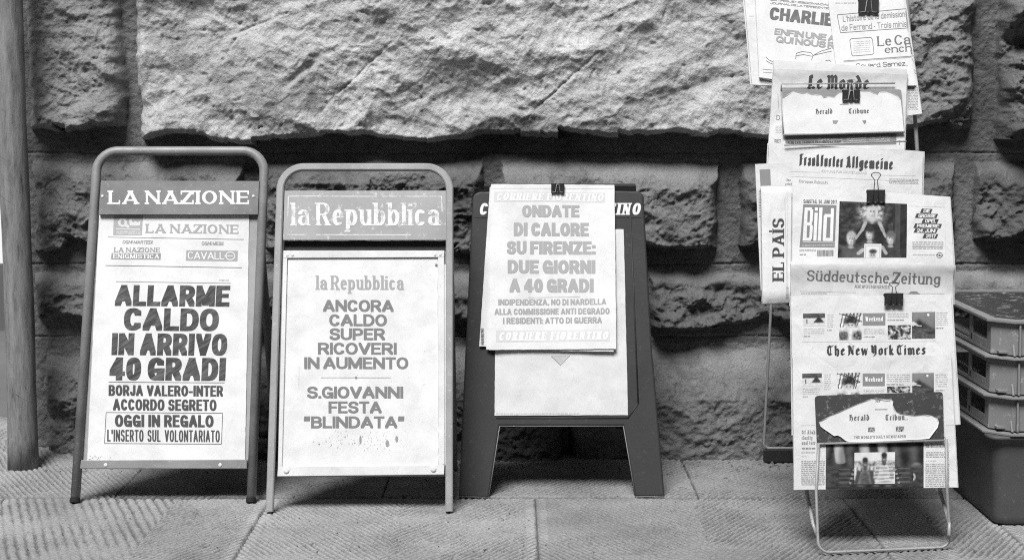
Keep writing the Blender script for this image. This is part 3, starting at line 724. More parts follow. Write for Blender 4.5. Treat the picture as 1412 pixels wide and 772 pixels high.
po.line(145.5,366.2,333.5,369,.9,.2); po.line(160,388.4,318,390.4,.8,.3); t('FIRENZE', 302,387.4,316,387.6,2,'sans',.4)
t('ALLARME', 158.5,421.8,316,422.6,28.8,'black',.05,m=2,slant=.05)
t('CALDO', 170.4,455.6,301,456.4,31,'black',.05,m=2,slant=.04)
t('IN ARRIVO', 153.8,489.4,312.5,490.2,30.2,'black',.05,m=2,slant=.04)
t('40 GRADI', 150.8,524.2,310.5,524.8,31.6,'black',.05,m=2,slant=.04)
po.line(150,526.6,309.5,527.4,.9,.15)
t('BORJA VALERO-INTER', 150,545.4,307.5,546.4,14.8,'heavy',.07); t('ACCORDO SEGRETO', 156,565.4,298.5,566.2,15.6,'heavy',.07)
po.frame([(146.5,568.4),(307,569.3),(305.3,612),(144.2,611)], .9, .15)
t('OGGI IN REGALO', 158.5,588.2,294.5,588.8,16.8,'heavy',.07); t("L'INSERTO SUL VOLONTARIATO", 147.8,608.2,303,609.2,16.2,'bold',.07)
for k in range(26): po.ell(121 + random.random()*38, 628 + random.random()*6, random.uniform(.3,.9), random.uniform(.3,.8), .3, 1, 6)
for k in range(14): po.ell(130 + random.random()*210, 300 + random.random()*320, .5, .5, .5, 1, 6)
po.build('newspaper_poster', [PAPER, INK, WORN], None, 'white poster headed ALLARME CALDO with a boxed line at its foot', 'poster', 'headline posters on the stands')

# ------------------------------------------------------------------ stand 2: flat-bar frame with worn header
P2 = lean_plane(496, 706, .265)
b2 = thing('advertising_stand', 'second stand from the left, pale flat-bar frame with worn header lettered la Repubblica', 'advertising stand', gnd(496, 706), 'newspaper advertising stands in front of the wall')
m = MB(); q = [P2.hit(x, y, .004) for x, y in ((372.6,708.5),(388,231.5),(620.2,231.5),(619.5,704.5))]; q[0].z = .003; q[3].z = .003
m.tube(fillet(q, .05, 9), .01, sec=rect_sec(.0155, .0155, .0025), ref=(0,-1,.26)); m.build('front_frame', BAR, b2)
hd = Sheet(P2.shift(.006), [(392.6,263),(614.6,263),(615.2,330.8),(390.4,330.8)], .22, .008, nu=4, nv=2)
for a in ((398,270.8,440,270.6),(446,270.8,520,271),(527,271,609,271),(397.5,271,397,298),(609,271,609.6,292),(396,323.4,420,323.6),(436,323.6,567,323.8)): hd.line(*a, 1.1, .55, 1, 1)
hd.text('la Repubblica', 400.5, 311.2, 607, 311.2, 31.5, 'fatroman', .72, 2, 1)
hd.build('header_panel', [HEAD2, PEEL], b2, 'faded grey header panel with peeling white lettering')
m = MB(); panel(P2, [(391,330.9),(615,330.9),(615,346),(390.5,346)], -.03, -.012, m); m.build('cross_rail', BLACK, b2)
m = MB(); panel(P2, [(389,346.4),(614.5,346.4),(612.5,656),(383,657)], -.008, .001, m); m.build('back_panel', GREYP, b2)
for qd, nm in (([(391.5,346.2),(612.8,346.2),(612.6,355.5),(391.2,356.5)], 'top_strip'), ([(391,356.6),(396.8,356.6),(389.5,643),(384,643.5)], 'side_strip'),
               ([(604,356),(612.6,355.6),(613,640),(604.8,642)], 'side_strip'), ([(384,643),(613,641),(612.5,654),(383,656.5)], 'bottom_strip')):
    m = MB(); panel(P2, qd, .001, .0075, m); m.build(nm, ALU, b2, bevel=.0008)
for x, y in ((396.6,352.6),(404,352.4),(600,351.8),(607.4,351.6),(601,363.5)): rivet(b2, P2.hit(x, y, .0076), P2.N, .003, ALU)
for x, y in ((395.5,648.5),(597.8,646.5)): rivet(b2, P2.hit(x, y, .0076), P2.N, .0062, ALU, 'bolt')
m = MB(); panel(P2, [(612.2,365),(617,365),(618,560),(619.5,636),(617,641),(611,641)], .002, .005, m); m.build('clear_cover_edge', ALU, b2)
back_frame(b2, P2, P2.hit(378, 640).x, P2.hit(618, 640).x, .57, P2.y0 + .40, BAR, rect_sec(.014,.014,.002), barz=.045)
po = Sheet(P2.shift(.003), [(397,356.5),(603.5,356),(604.5,642.5),(388.5,643.5)], .80, .0005, bulge=lambda u, v: .0018*math.sin(u*6 - v)*math.sin(v*4) + .0003*math.sin(u*17 - v*6)*math.sin(v*11), rag=.2)
t = po.text
t('la Repubblica', 435.3,399.4,557,399.4,19.4,'fatroman',.36)
for s_, a, b, y in (('ANCORA',445.5,543,429.8),('CALDO',454,533.5,449.6),('SUPER',454.5,531,468.8),('RICOVERI',438.5,547,488.7),('IN AUMENTO',419.5,563,508.6),('S.GIOVANNI',423.5,556,549),('FESTA',453,526.5,569.5),('\u201cBLINDATA\u201d',419,558,590)):
    t(s_, a, y, b, y, 16.3, 'heavy', .2)
po.line(443,520.6,539,520.6,.8,.35); po.fill([(488.8,520.6),(491,518.2),(493.2,520.6),(491,523)], .25, 3)
po.line(412.5,505,412,535,.5,.6)
for k in range(150):
    x = random.gauss(497, 26); y = random.gauss(606, 8); a = random.uniform(.2, .75)
    if y > 593: po.ell(x, y, a*.7, a*random.uniform(1, 2.6), random.uniform(.3,.66), 1 + k % 3, 7)
for x, y, a, b in ((547,605,2,4.5),(497,606,1.6,6),(534,611,2.5,5),(440,612,1.2,1.2)): po.ell(x, y, a, b, .33, 4, 9)
for k in range(70): po.ell(397 + random.random()*205, 358 + random.random()*282, .5, .6, .55, 1, 6)
po.build('newspaper_poster', [PAPER, INK, WORN], None, 'white poster headed ANCORA CALDO in bold grey capitals, stained near its foot', 'poster', 'headline posters on the stands')

# ------------------------------------------------------------------ stand 3: moulded dark plastic
P3 = lean_plane(775, 684.5, .25)
b3 = thing('advertising_stand', 'third stand from the left, dark moulded plastic board on two splayed feet', 'advertising stand', gnd(775, 684.5), 'newspaper advertising stands in front of the wall')
OUT = [(632.6,685),(641,500),(651.8,273),(654,267.5),(660,264.5),(700,263.2),(770,262.6),(840,262.6),(879,263.6),(885,266),(887.6,271),(899,480),(916.6,684),(876,684.8),(859.5,587),(689,587),(674,685.5)]
m = MB(); m.prism([P3.hit(x, y, .0) for x, y in OUT], P3.N*-.03, .05)
m.build('moulded_panel', PLAST, b3, bevel=.004)
m = MB()
for a, b in (((689,587.3),(859.5,587.3)), ((859.5,587.3),(876,684)), ((674,685),(689,587.3)), ((632.8,684.5),(674,685)), ((876,684.3),(916.4,683.6))):
    m.tube([P3.hit(*a, .001), P3.hit(*b, .001)], .0009, 6)
m.build('worn_rim', EDGE, b3)
m = MB()
for a, b in (((869,292),(880,556)), ((866,576),(684,576)), ((880,556),(866,576))): m.tube([P3.hit(*a, .0), P3.hit(*b, .0)], .0018, 6)
m.build('moulded_ridge', PLAST, b3)
m = MB(); yb = P3.y0 + .40
def bk(x, z): return Vector((x, yb - (yb - (P3.y0 + P3.sl*.66 + .035))*z/.66, z))
xa, xb = P3.hit(634, 684).x, P3.hit(915, 684).x
m.prism([bk(xa,.0), bk(xa+.05,.66), bk(xb-.05,.66), bk(xb,.0), bk(xb-.065,0), bk(xb-.09,.15), bk(xa+.09,.15), bk(xa+.065,0)], (0,.022,.004), .05)
m.build('rear_panel', PLAST, b3)
ls = Sheet(P3.shift(.0008), [(655,270),(884,270),(886,300),(654,300)], .05, .0004, nu=3, nv=1)
ls.text('CORRIERE FIORENTINO', 659.5,296.3,883,296.3,16.2,'slab',.8,1,1,slant=.18)
ls.build('lettered_band', [PLAST, INK], b3)
m = Sheet(P3.shift(.0015), [(684,316),(860,316),(866,572),(682,572.6)], .72, .0006, bulge=lambda u, v: .001*math.sin(u*4)*v, rag=.2)
m.fill([(760,491),(786,490),(776,501),(773,503.5)], .55, 1); m.line(760,491,773,503.5,.7,.25); m.line(773,503.5,786,490,.6,.3); m.line(760,491,786,490,.5,.4)
m.body(684, 569, 800, 571, 1, .5)
m.build('blank_sheet', [PAPER, INK], None, 'blank pale sheet with a small torn triangle below the clipped posters', 'paper sheet')
P3b = P3.shift(.004)
def heads(quad, lab, g, off, full=False):
    po = Sheet(P3.shift(off), quad, g, .0005, bulge=lambda u, v: .004*v*v*(1-.3*u) + .0018*math.sin(u*5+v*3) + .0003*math.sin(u*9 + v*16)*v, rag=.2)
    if full:
        t = po.text
        po.quad([(681.5,264.6),(834.5,266),(834.5,279.4),(681,278.6)], .62, .5, 1, 24, 3); t('CORRIERE FIORENTINO', 684,276.8,832,277.6,10.4,'slab',.8,3,slant=.18)
        for s_, a, b, y, c in (('ONDATE',719.8,799,299.6,16.6),('DI CALORE',708.4,812,325.4,18.2),('SU FIRENZE:',698.7,821.5,350.8,18.2),('DUE GIORNI',700,821,377.2,18.6),('A 40 GRADI',702.5,818.6,403.2,18.8)):
            t(s_, a, y, b, y, c, 'fat', .38)
        po.line(728,410.3,800,409.3,.6,.5)
        t('INDIPENDENZA, NO DI NARDELLA', 687,421,836,420,8.2,'heavy',.36); t('ALLA COMMISSIONE ANTI DEGRADO', 682,434.2,840.5,433,8.4,'heavy',.36); t('I RESIDENTI: ATTO DI GUERRA', 693.5,446.6,830,445.6,8.4,'heavy',.34)
        po.quad([(684,456),(840,454.8),(841,470.4),(684,472)], .62, .5, 1, 24, 3); t('CORRIERE FIORENTINO', 687,470,838.5,468.6,12,'slab',.8,3,slant=.18)
        po.line(676,260,846,260.4,.4,.68)
    else:
        po.body(663, 452, 667, 474, 6, .2)
    po.build('headline_poster', [PAPER, INK, WORN], None, lab, 'poster', 'sheets clipped to the dark plastic stand')
heads([(675.5,258),(800,257),(802,480),(660.8,477.5)], 'hindmost white sheet sticking out at the left under the ONDATE DI CALORE poster', .74, .0035)
heads([(677,256.5),(844,256.5),(846,484.8),(670.5,482)], 'white sheet showing a thin edge below the ONDATE DI CALORE poster', .76, .0065)
heads([(677,254),(847.3,255),(849.6,481),(674.5,482.4)], 'top white poster headed ONDATE DI CALORE in grey capitals', .8, .0095, True)

# ------------------------------------------------------------------ binder clips
def clip(pl, x0, x1, y0, y1, label, loop=None, down=True):
    """black clip gripping an edge at row y0; its jaws reach down to y1; loop = row of the raised wire handle's tip"""
    o = thing('binder_clip', label, 'binder clip', pl.hit((x0+x1)/2, y1), 'black binder clips on the papers')
    m = MB(); A = pl.hit(x0, y0); B = pl.hit(x1, y0); D = pl.hit(x1, y1); E2 = pl.hit(x0, y1); N = pl.N
    back = N*-.012
    for s_ in (0,):
        prof = [(A, B, .0), (A, B, .007), (E2, D, .0035), (E2, D, .0022)]
    m.loft([[A - N*.010, B - N*.010], [A + N*.008, B + N*.008], [E2 + N*.0035, D + N*.0035], [E2 + N*.002, D + N*.002], [A + N*.0055 + (E2-A)*.1, B + N*.0055 + (D-B)*.1], [A - N*.010 + (E2-A)*.1, B - N*.010 + (D-B)*.1]], .02, 0, closed=False, cap=False, ring=True)
    m.build('clip_body', BLACK, o)
    # rolled lip along the jaw, broken where the wire passes
    m = MB()
    for a, b in ((0,.3),(.4,.6),(.7,1)): m.tube([E2.lerp(D, a) + N*.004, E2.lerp(D, b) + N*.004], .0017, 8)
    m.build('jaw_lip', BLACK, o)
    m = MB(); w = (x1-x0)
    if loop is None or down:
        m.tube([pl.hit(x0+w*.1, y1-.4, .0045), pl.hit(x0+w*.33, y1-.6, .0048), pl.hit(x0+w*.42, y0+1.5, .0095), pl.hit(x0+w*.58, y0+1.5, .0095), pl.hit(x0+w*.67, y1-.6, .0048), pl.hit(x0+w*.9, y1-.4, .0045)], .0009, 6)
    if loop is not None:
        h = y0 - loop; xm = (x0+x1)/2
        pts = [pl.hit(x0+w*.34, y1, .0045), pl.hit(x0+w*.38, y0, .008), pl.hit(xm-w*.07, y0-h*.55, .007), pl.hit(xm-w*.24, y0-h*.8, .006)]
        pts += [pl.hit(xm + w*.26*math.cos(R(a)), y0-h*.85 + h*.15*(-math.sin(R(a))), .006) for a in range(170, 9, -20)]
        pts += [pl.hit(xm+w*.24, y0-h*.8, .006), pl.hit(xm+w*.07, y0-h*.55, .007), pl.hit(x0+w*.62, y0, .008), pl.hit(x0+w*.66, y1, .0045)]
        m.tube(pts, .0009, 6)
    m.build('wire_handle', STEEL if down else BLACK, o)
clip(P3.shift(.0115), 760, 778, 254, 266, 'black binder clip gripping the top of the ONDATE DI CALORE poster')

# ------------------------------------------------------------------ newspaper rack
PR = lean_plane(1218, 761, .29)
rk = thing('newspaper_rack', 'folding wire rack with two black holder plates carrying the foreign newspapers', 'newspaper rack', gnd(1218, 761))
fl, fr = gnd(1128.5, 765), gnd(1311, 757)
fl.z = fr.z = .0045
yf = (fl.y + fr.y)/2
# front foot: base bar, rising at both ends and running up to the lower plate
m = MB()
pA = PR.hit(1126.5, 612, .016); pB = PR.hit(1302, 606, .016); pA1 = PR.hit(1123.8, 676, .012); pB1 = PR.hit(1303.5, 672, .012)
m.tube(fillet([pA, pA1, fl, fr, pB1, pB], .02, 5), .0028, 10)
m.build('front_wire', STEEL, rk)
m = MB()
TOPZ = 1.42; lx, rx_ = fl.x - .004, fr.x - .004
def rail(x, z): return Vector((x, yf + .06 + .36*z, z))
m.tube(fillet([rail(lx, .09), rail(lx+.01, TOPZ), rail(rx_-.01, TOPZ), rail(rx_, .09)], .05), .0042, 10)
for x in (lx, rx_): m.tube([rail(x, .095), Vector((x, yf + .02, .05)), Vector((x + (.006 if x == lx else -.004), yf + .006, .03))], .0036, 8)
m.build('main_frame', STEEL, rk)
for z in (.33, .56, .8, 1.02, 1.25):
    m = MB(); a, b = rail(lx, z), rail(rx_, z); m.tube([a, b], .0022, 8); m.build('shelf_wire', STEEL, rk)
# rear leg
q0, q1 = gnd(1058.5, 646), None
rl, rr = q0.x, rx_ - .02
m = MB(); ry = -.105; apex = rail(lx, 1.38)
yb_ = lambda z: ry + (apex.y + .012 - ry)*z/1.38
m.tube(fillet([Vector((rl+.012, yb_(1.38), 1.38)), Vector((rl, ry, .035)), Vector((rr, ry, .035)), Vector((rr-.01, yb_(1.38), 1.38))], .012, 4), .0033, 8)
m.build('rear_leg', STEEL, rk)
m = MB(); m.box(((rl+rr)/2, ry + .004, .0165), (rr - rl, .012, .030)); m.build('rear_foot', BLACK, rk, bevel=.002)
GR = 'newspapers in the rack'
def PL_(off): return PR.shift(off)
def paper(quad, off, g, th, label, draw, bulge=None, round_=0, rag=.12, mats=None, pages=0, spread=1.1, group=GR, cat='newspaper'):
    s = Sheet(PL_(off), quad, g, th, bulge, rag=rag, round_=round_)
    if draw: draw(s)
    root = s.build('newspaper', mats or [NEWS, INK, WORN], None, label, cat, group)
    for k in range(pages + 1 if pages else 0):
        q = [(x + random.uniform(-spread, spread) + (dx := (1 if x > s.x0*.5 + s.x1*.5 else -1)*spread*.6*(k+1)), y + random.uniform(-spread, spread)*.4) for x, y in quad]
        p2 = Sheet(PL_(off - th - .0012*(k+1)), q, g*.96, .0006, bulge, rag=rag)
        p2.build('inner_page', [NEWS], root)
    return root

# picture-like patches: printed half-tone greys as functions of (u, v)
def soft(d, k=22): return 1/(1 + math.exp(max(-40, min(40, d*k))))
def blob(u, v, cx, cy, rx, ry, k=9): return soft(((u-cx)/rx)**2 + ((v-cy)/ry)**2 - 1, k)
def spk(u, v, f, s): return float(gn(np.array([u*f]), np.array([v*f]), s)[0])
def spk3(u, v, f, s): return spk(u, v, f, s) + .6*spk(u, v, f*2.1, s+3) + .4*spk(u, v, f*4.3, s+5)
def mixg(a, b, t): return a*(1-t) + b*t
def limb(u, v, x0, y0, x1, y1, r):
    t = max(0, min(1, ((u-x0)*(x1-x0) + (v-y0)*(y1-y0))/((x1-x0)**2 + (y1-y0)**2))); d = math.hypot(u-x0-t*(x1-x0), v-y0-t*(y1-y0)); return soft((d/r)**2 - 1, 6)
def pic_beach(u, v):
    g = .13 + .08*spk3(u,v*3,4,1) if v < .36 else .55 + .1*spk3(u,v*2,6,2)
    g = mixg(g, .06 + .06*spk3(u,v,9,3), soft((abs(u-.72)*2.1 + .2 - v)*3, 14)*soft((v-.74)*6, 8)); g = mixg(g, .06, limb(u,v,.18,.5,.18,.8,.03)); return mixg(g, .1, blob(u,v,.18,.47,.028,.05))
def pic_face(u, v):
    g = .6 + .16*spk3(u,v,5,4)
    for a in range(7):
        g = mixg(g, .1, limb(u, v, .02 + a*.16, -.05, .16*a - .12 + .06*math.sin(a*3), .5, .022)*(v < .62)); g = mixg(g, .15, limb(u, v, 1.02 - a*.17, .02, .5 + .1*a, .33, .016))
    g = mixg(g, .04 + .07*spk3(u,v,9,6), blob(u,v,.5,.30,.27,.19,4)); g = mixg(g, .5, blob(u,v,.5,.47,.2,.1,4))
    g = mixg(g, .05, blob(u,v,.42,.45,.05,.02)); g = mixg(g, .05, blob(u,v,.58,.45,.05,.02))
    g = mixg(g, .15 + .18*spk3(u,v,9,7), blob(u,v,.18,.86,.25,.2,4)); return mixg(g, .15 + .18*spk3(u,v,9,8), blob(u,v,.82,.86,.26,.2,4))
def pic_figs(u, v): return max(.04, .26 + .4*spk3(u*1.5,v,3,9)) if abs(math.sin(u*10 + 1.5*spk(u,v,3,2))) > .22 else .06
def pic_hill(u, v):
    g = .26 - .08*v + .02*spk(u,v,4,11); g = mixg(g, .07 + .05*spk3(u,v,7,12), soft((.28 + .6*abs(u-.3) - v)*3, 12)); g = mixg(g, .14 + .06*spk3(u,v*2,7,13), soft((.62-v)*4, 12))
    g = mixg(g, .75, blob(u,v,.7,.11,.05,.042)); g = mixg(g, .55, soft((abs(u-.05) + abs(v-.44)*2 - .18)*4)); g = mixg(g, .5, limb(u,v,0,.47,.4,.52,.02)); return mixg(g, .06, blob(u,v,.8,.78,.17,.06, 5))
def pic_family(u, v):
    g = max(.02, .055 + .08*spk3(u,v,8,21))
    g = mixg(g, .33 + .3*spk3(u,v,11,23), soft((abs(u-.475)-.195)*5, 8)*soft((v-.36)*5, 3)*soft((.02-v)*9, 3))
    if u > .79: g = .045 + .02*spk(u*6,v,5,22) + (.06 if .83 < u < .9 else 0)
    skin = lambda x, y: .46 + .08*spk3(u,v,14,26) + 1.2*(x-u)
    def arm(x0,y0,x1,y1,r,c=.44): 
        nonlocal g; g = mixg(g, c + .05*spk(u,v,16,29), limb(u,v,x0,y0,x1,y1,r))
    def person(x, y, s, hair, shirt, fringe=.0):
        nonlocal g
        g = mixg(g, shirt + .03*spk3(u,v,9,27), blob(u,v,x,y+.43*s,.16*s,.29*s,5)); g = mixg(g, .27, limb(u,v,x,y+.07*s,x,y+.145*s,.03*s))
        g = mixg(g, .33, blob(u,v,x,y+.155*s,.042*s,.022*s,4))
        g = mixg(g, hair + .08*spk3(u*1.6,v,14,28), blob(u,v,x,y-.025*s,.068*s,.11*s,5)); g = mixg(g, skin(x,y), blob(u,v,x,y+.026*s,.052*s,.088*s,4))
        g = mixg(g, hair*.85, blob(u,v,x+.006*s,y-.062*s,.054*s,.032*s + fringe,4))
        g = mixg(g, .16, .75*blob(u,v,x+.05*s,y+.04*s,.018*s,.075*s,3)); g = mixg(g, .6, .6*blob(u,v,x-.02*s,y+.035*s,.018*s,.03*s,3))
        for e in (-1, 1):
            g = mixg(g, .12, .85*blob(u,v,x+e*.019*s,y+.002*s,.012*s,.009*s,3)); g = mixg(g, .2, .7*blob(u,v,x+e*.02*s,y-.018*s,.016*s,.006*s,3)); g = mixg(g, .3, .5*blob(u,v,x+e*.036*s,y+.05*s,.012*s,.03*s,3))
        g = mixg(g, .2, .8*blob(u,v,x,y+.064*s,.018*s,.007*s,3)); g = mixg(g, .28, .6*blob(u,v,x+.005*s,y+.035*s,.009*s,.013*s,3)); g = mixg(g, .25, .6*blob(u,v,x,y+.105*s,.03*s,.014*s,3))
    # mother behind, three boys, a framed portrait held in front
    g = mixg(g, .42, blob(u,v,.49,.37,.115,.07,4)); person(.485, .17, 1.1, .5, .02); g = mixg(g, .5, .9*limb(u,v,.425,.13,.43,.27,.018)); g = mixg(g, .5, .9*limb(u,v,.55,.13,.545,.27,.018));
    g = mixg(g, .02, blob(u,v,.49,.56,.105,.24,6)); g = mixg(g, .44, soft((abs(u-.487) + (v-.33)*.7 - .05)*9, 6)*(v > .27)*(v < .40))
    arm(.39,.37,.345,.5,.026,.36); arm(.345,.5,.25,.66,.02,.34); arm(.595,.37,.645,.5,.026,.36); arm(.645,.5,.69,.62,.02,.34)
    person(.455, .56, 1.02, .07, .2, .012); person(.185, .66, 1.0, .42, .15); person(.765, .64, 1.0, .2, .09, .018)
    arm(.3,.92,.36,.86,.03,.4); arm(.7,.92,.64,.8,.025,.36)
    if .375 < u < .635 and v > .755:
        g = .62 if (u < .395 or u > .615 or v < .78) else .5
        if .41 < u < .6 and v > .80: g = .66
        g = mixg(g, .38, blob(u,v,.505,.96,.05,.085,4)); g = mixg(g, .08, blob(u,v,.51,.885,.058,.04,4))
        for e in (-.02, .02): g = mixg(g, .1, blob(u,v,.505+e,.95,.011,.009,3))
    return g
def pic_hands(u, v):
    f = math.sin(u*46 + 2.2*math.sin(v*2.6 + u*4) + 1.5*spk(u,v*.5,3,30))
    g = .085 + .06*f + .03*spk3(u,v*.5,7,31)
    for cx_ in (.12, .38, .57): g = mixg(g, .4 + .08*f, .8*limb(u,v,cx_,-.05,cx_+.03,.4,.05))
    g = mixg(g, .6, blob(u,v,.93,.53,.05,.08,4))
    for sx in (0, 1):
        x = u if sx == 0 else 1-u
        k = max(blob(x,v,.07,.72,.2,.27,4), limb(x,v,.0,.62,.27,.6,.075))
        for q in range(4): k = max(k, limb(x,v,.12,.58+.095*q,.30 - .012*q,.585+.095*q,.046))
        g = mixg(g, .085 + .04*spk3(u,v,11,32), k)
        for q in range(4):
            g = mixg(g, .035, .8*limb(x,v,.11,.635+.095*q,.285,.635+.093*q,.008)); g = mixg(g, .17, .8*limb(x,v,.15,.565+.095*q,.24,.565+.095*q,.016)); g = mixg(g, .4, .7*blob(x,v,.288-.012*q,.582+.095*q,.014,.022,4))
    g = mixg(g, .65, blob(u,v,.9,.75,.013,.07,4) - blob(u,v,.893,.75,.01,.055,4))
    if .29 < u < .705 and .2 < v < .92:
        a, b = (u-.29)/.415, (v-.2)/.72
        g = .62 + .06*spk3(a,b,5,33)
        if b > .26: g = mixg(g, .3 + .22*spk3(a,b,9,34), soft((abs(b-.36)-.1)*8, 4))
        if .45 < b < .6: g = .6 if math.sin(a*62) > 0 else .3
        def pers(x, y, sh, st):
            nonlocal g
            w = sh + (.2*(math.sin(b*58 + a*3) > 0) - .1)*st
            g = mixg(g, w + .05*spk3(a,b,8,35), blob(a,b,x,y+.58,.19,.42,4)); g = mixg(g, w*.8, limb(a,b,x-.16,y+.3,x-.22,y+.62,.05)); g = mixg(g, w*.8, limb(a,b,x+.16,y+.3,x+.2,y+.62,.05))
            g = mixg(g, .13, limb(a,b,x,y+.1,x,y+.2,.05)); g = mixg(g, .16 + .06*spk(a,b,20,36), blob(a,b,x,y+.01,.068,.135,4)); g = mixg(g, .04, blob(a,b,x,y-.075,.07,.075,4))
            for e in (-.025, .025): g = mixg(g, .03, blob(a,b,x+e,y,.016,.014,3))
            g = mixg(g, .45, .7*blob(a,b,x,y+.075,.028,.012,3))
        pers(.27, .3, .14, 0); pers(.74, .16, .45, 1)
        if b > .95: g = .07
    if v > .95: g = .05
    return g

# the lower plate and its torn label
LP = PL_(.0145)
m = MB(); q = [LP.hit(x, y) for x, y in ((1123.6,549),(1125,546.2),(1128,545.2),(1296,540),(1299,541),(1300.2,544),(1301.8,606.5),(1126.5,611.5))]
m.prism(q, LP.N*-.0015, .03); pt_ = m.build('holder_plate', PLATE, rk, 'black holder plate with a torn pale label')
m = MB(); m.tube([LP.hit(1126, 611.8, .001), LP.hit(1302, 607, .001)], .0022, 8); m.build('plate_edge', STEEL, pt_)
z3 = lambda x, y: (1085 + x/4.825, 530 + y/4.825)
lab = [z3(*p) for p in ((212,247),(232,236),(280,212),(330,188),(400,158),(470,128),(520,108),(560,96),(585,91),(640,94),(692,97),(706,112),(703,135),(712,160),(728,182),(752,193),(800,200),(850,206),(905,199),(960,206),(998,220),(1010,250),(1002,285),(945,360),(870,366),(800,369),(720,373),(640,377),(520,381),(410,381),(385,372),(362,350),(335,338),(312,342),(285,322),(250,300),(222,276))]
def torn(root, pl, pts, g, name, draw, curl):
    cx = sum(p[0] for p in pts)/len(pts); cy = sum(p[1] for p in pts)/len(pts)
    s = Sheet(pl, [(min(p[0] for p in pts), min(p[1] for p in pts)), (max(p[0] for p in pts), min(p[1] for p in pts)), (max(p[0] for p in pts), max(p[1] for p in pts)), (min(p[0] for p in pts), max(p[1] for p in pts))], g, .0004)
    s.mb = MB(); n = len(pts)
    ar = sum(a[0]*b[1] - b[0]*a[1] for a, b in zip(pts, pts[1:] + pts[:1]))
    inn = []
    for k in range(n):
        a, b = pts[k-1], pts[(k+1) % n]; dx, dy = b[0]-a[0], b[1]-a[1]; l = math.hypot(dx, dy) or 1; sg = 1.5 if ar > 0 else -1.5
        inn.append((pts[k][0] - dy/l*sg, pts[k][1] + dx/l*sg))
    ro = [s.pl.hit(x, y, curl*(.35 + .65*abs(math.sin(k*1.3 + .4)))) for k, (x, y) in enumerate(pts)]
    ri = [s.pl.hit(x, y, .0004) for x, y in inn]
    s.mb.loft([ro, ri], g, 0, False, cap=False)
    from mathutils.geometry import tessellate_polygon
    b = len(s.mb.v); s.mb.v += [tuple(p) for p in ri]
    for tri in tessellate_polygon([[Vector((x, y, 0)) for x, y in inn]]): s.mb.face([b + k for k in tri], g)
    if draw: draw(s)
    return s.build(name, [PAPER, INK], root)
def d1(s):
    t = s.text
    t('Herald', *z3(414,240), *z3(550,238), 8.2,'gothic',.12,5); s.body(*z3(560,222), *z3(645,238), 1, .35, .7); t('Tribun..', *z3(655,238), *z3(805,234), 8,'gothic',.12,5)
    s.line(*z3(585,166), *z3(668,165), 1, .2, 5); t('Ro', *z3(590,118), *z3(622,116), 5, 'gothic', .15, 5); s.curve([z3(600,100), z3(640,106), z3(688,112)], .9, .2, 5)
    s.body(*z3(365,278), *z3(500,318), 2, .4); s.quad([z3(540,284),z3(585,284),z3(585,318),z3(540,318)], .3, 4, 1, 8, 6, lambda u, v: .3+.4*spk(u,v,5,41))
    s.body(*z3(615,312), *z3(720,320), 1, .4, .3); s.quad([z3(725,278),z3(780,278),z3(780,312),z3(725,312)], .3, 4, 1, 8, 6, lambda u, v: .28+.4*spk(u,v,5,42)); s.body(*z3(790,268), *z3(870,302), 2, .5)
    t("THE WORLD'S DAILY NEWSPAPER", *z3(445,360), *z3(792,352), 3.6, 'roman', .2, 5)
torn(pt_, PL_(.0152), lab, .74, 'torn_label', d1, .003)

# the upper plate
UP = PL_(-.047)
m = MB(); q = [UP.hit(x, y) for x, y in ((1077.5,127),(1079,124.8),(1082,124.2),(1239,123.6),(1242,124.4),(1243,127),(1246.8,182),(1079.8,186))]
m.prism(q, UP.N*-.0015, .2); pu_ = m.build('holder_plate', mat_paint('grey_plate', .2, .5, .4), rk, 'grey holder plate almost covered by a torn white label')
m = MB(); m.tube([UP.hit(1079.5,186.4,.001), UP.hit(1247.2,182.2,.001)], .002, 8); m.tube([UP.hit(1078, 126, .0005), UP.hit(1080, 186, .0005)], .0014, 6); m.build('plate_edge', STEEL, pu_)
m = MB(); m.tube([UP.hit(1077,126,.002), UP.hit(1077,116.5,.002), UP.hit(1234,115.5,.002)], .0016, 8); m.tube([UP.hit(1080,203,.014), UP.hit(1160,200.6,.014), UP.hit(1247.5,197.5,.014)], .0015, 8)
m.build('plate_wire', STEEL, pu_)
z5 = lambda x, y: (1040 + x/5.648, 80 + y/5.648)
lab2 = [z5(*p) for p in ((215,320),(240,300),(300,262),(345,268),(380,278),(410,270),(440,282),(520,292),(540,310),(575,300),(620,306),(650,275),(690,262),(760,258),(830,262),(900,258),(930,275),(960,285),(970,262),(1030,266),(1080,278),(1120,300),(1140,330),(1150,420),(1165,574),(1000,582),(700,588),(400,594),(232,600),(222,460))]
def d2(s):
    t = s.text
    t('Herald', *z5(478,438), *z5(610,436), 7, 'gothic', .1, 5); s.body(*z5(625,424), *z5(715,438), 1, .45, .6); t('Tribune', *z5(735,436), *z5(895,432), 7, 'gothic', .1, 5)
    s.line(*z5(665,364), *z5(738,362), .8, .2, 5); s.body(*z5(415,486), *z5(570,500), 1, .5, .25); s.fill([z5(610,488),z5(655,488),z5(640,515),z5(612,512)], .3, 5); s.fill([z5(840,490),z5(872,485),z5(868,510),z5(856,516)], .25, 5)
    s.body(*z5(700,492), *z5(840,500), 1, .55, .2); s.body(*z5(885,492), *z5(960,500), 1, .5, .3); s.body(*z5(505,545), *z5(815,558), 1, .55, .4)
    for k in range(26): s.ell(*z5(random.uniform(470,990), random.uniform(350,390)), .5, .3, .5, 3, 5)
torn(pu_, PL_(-.0462), lab2, .76, 'torn_label', d2, .002)

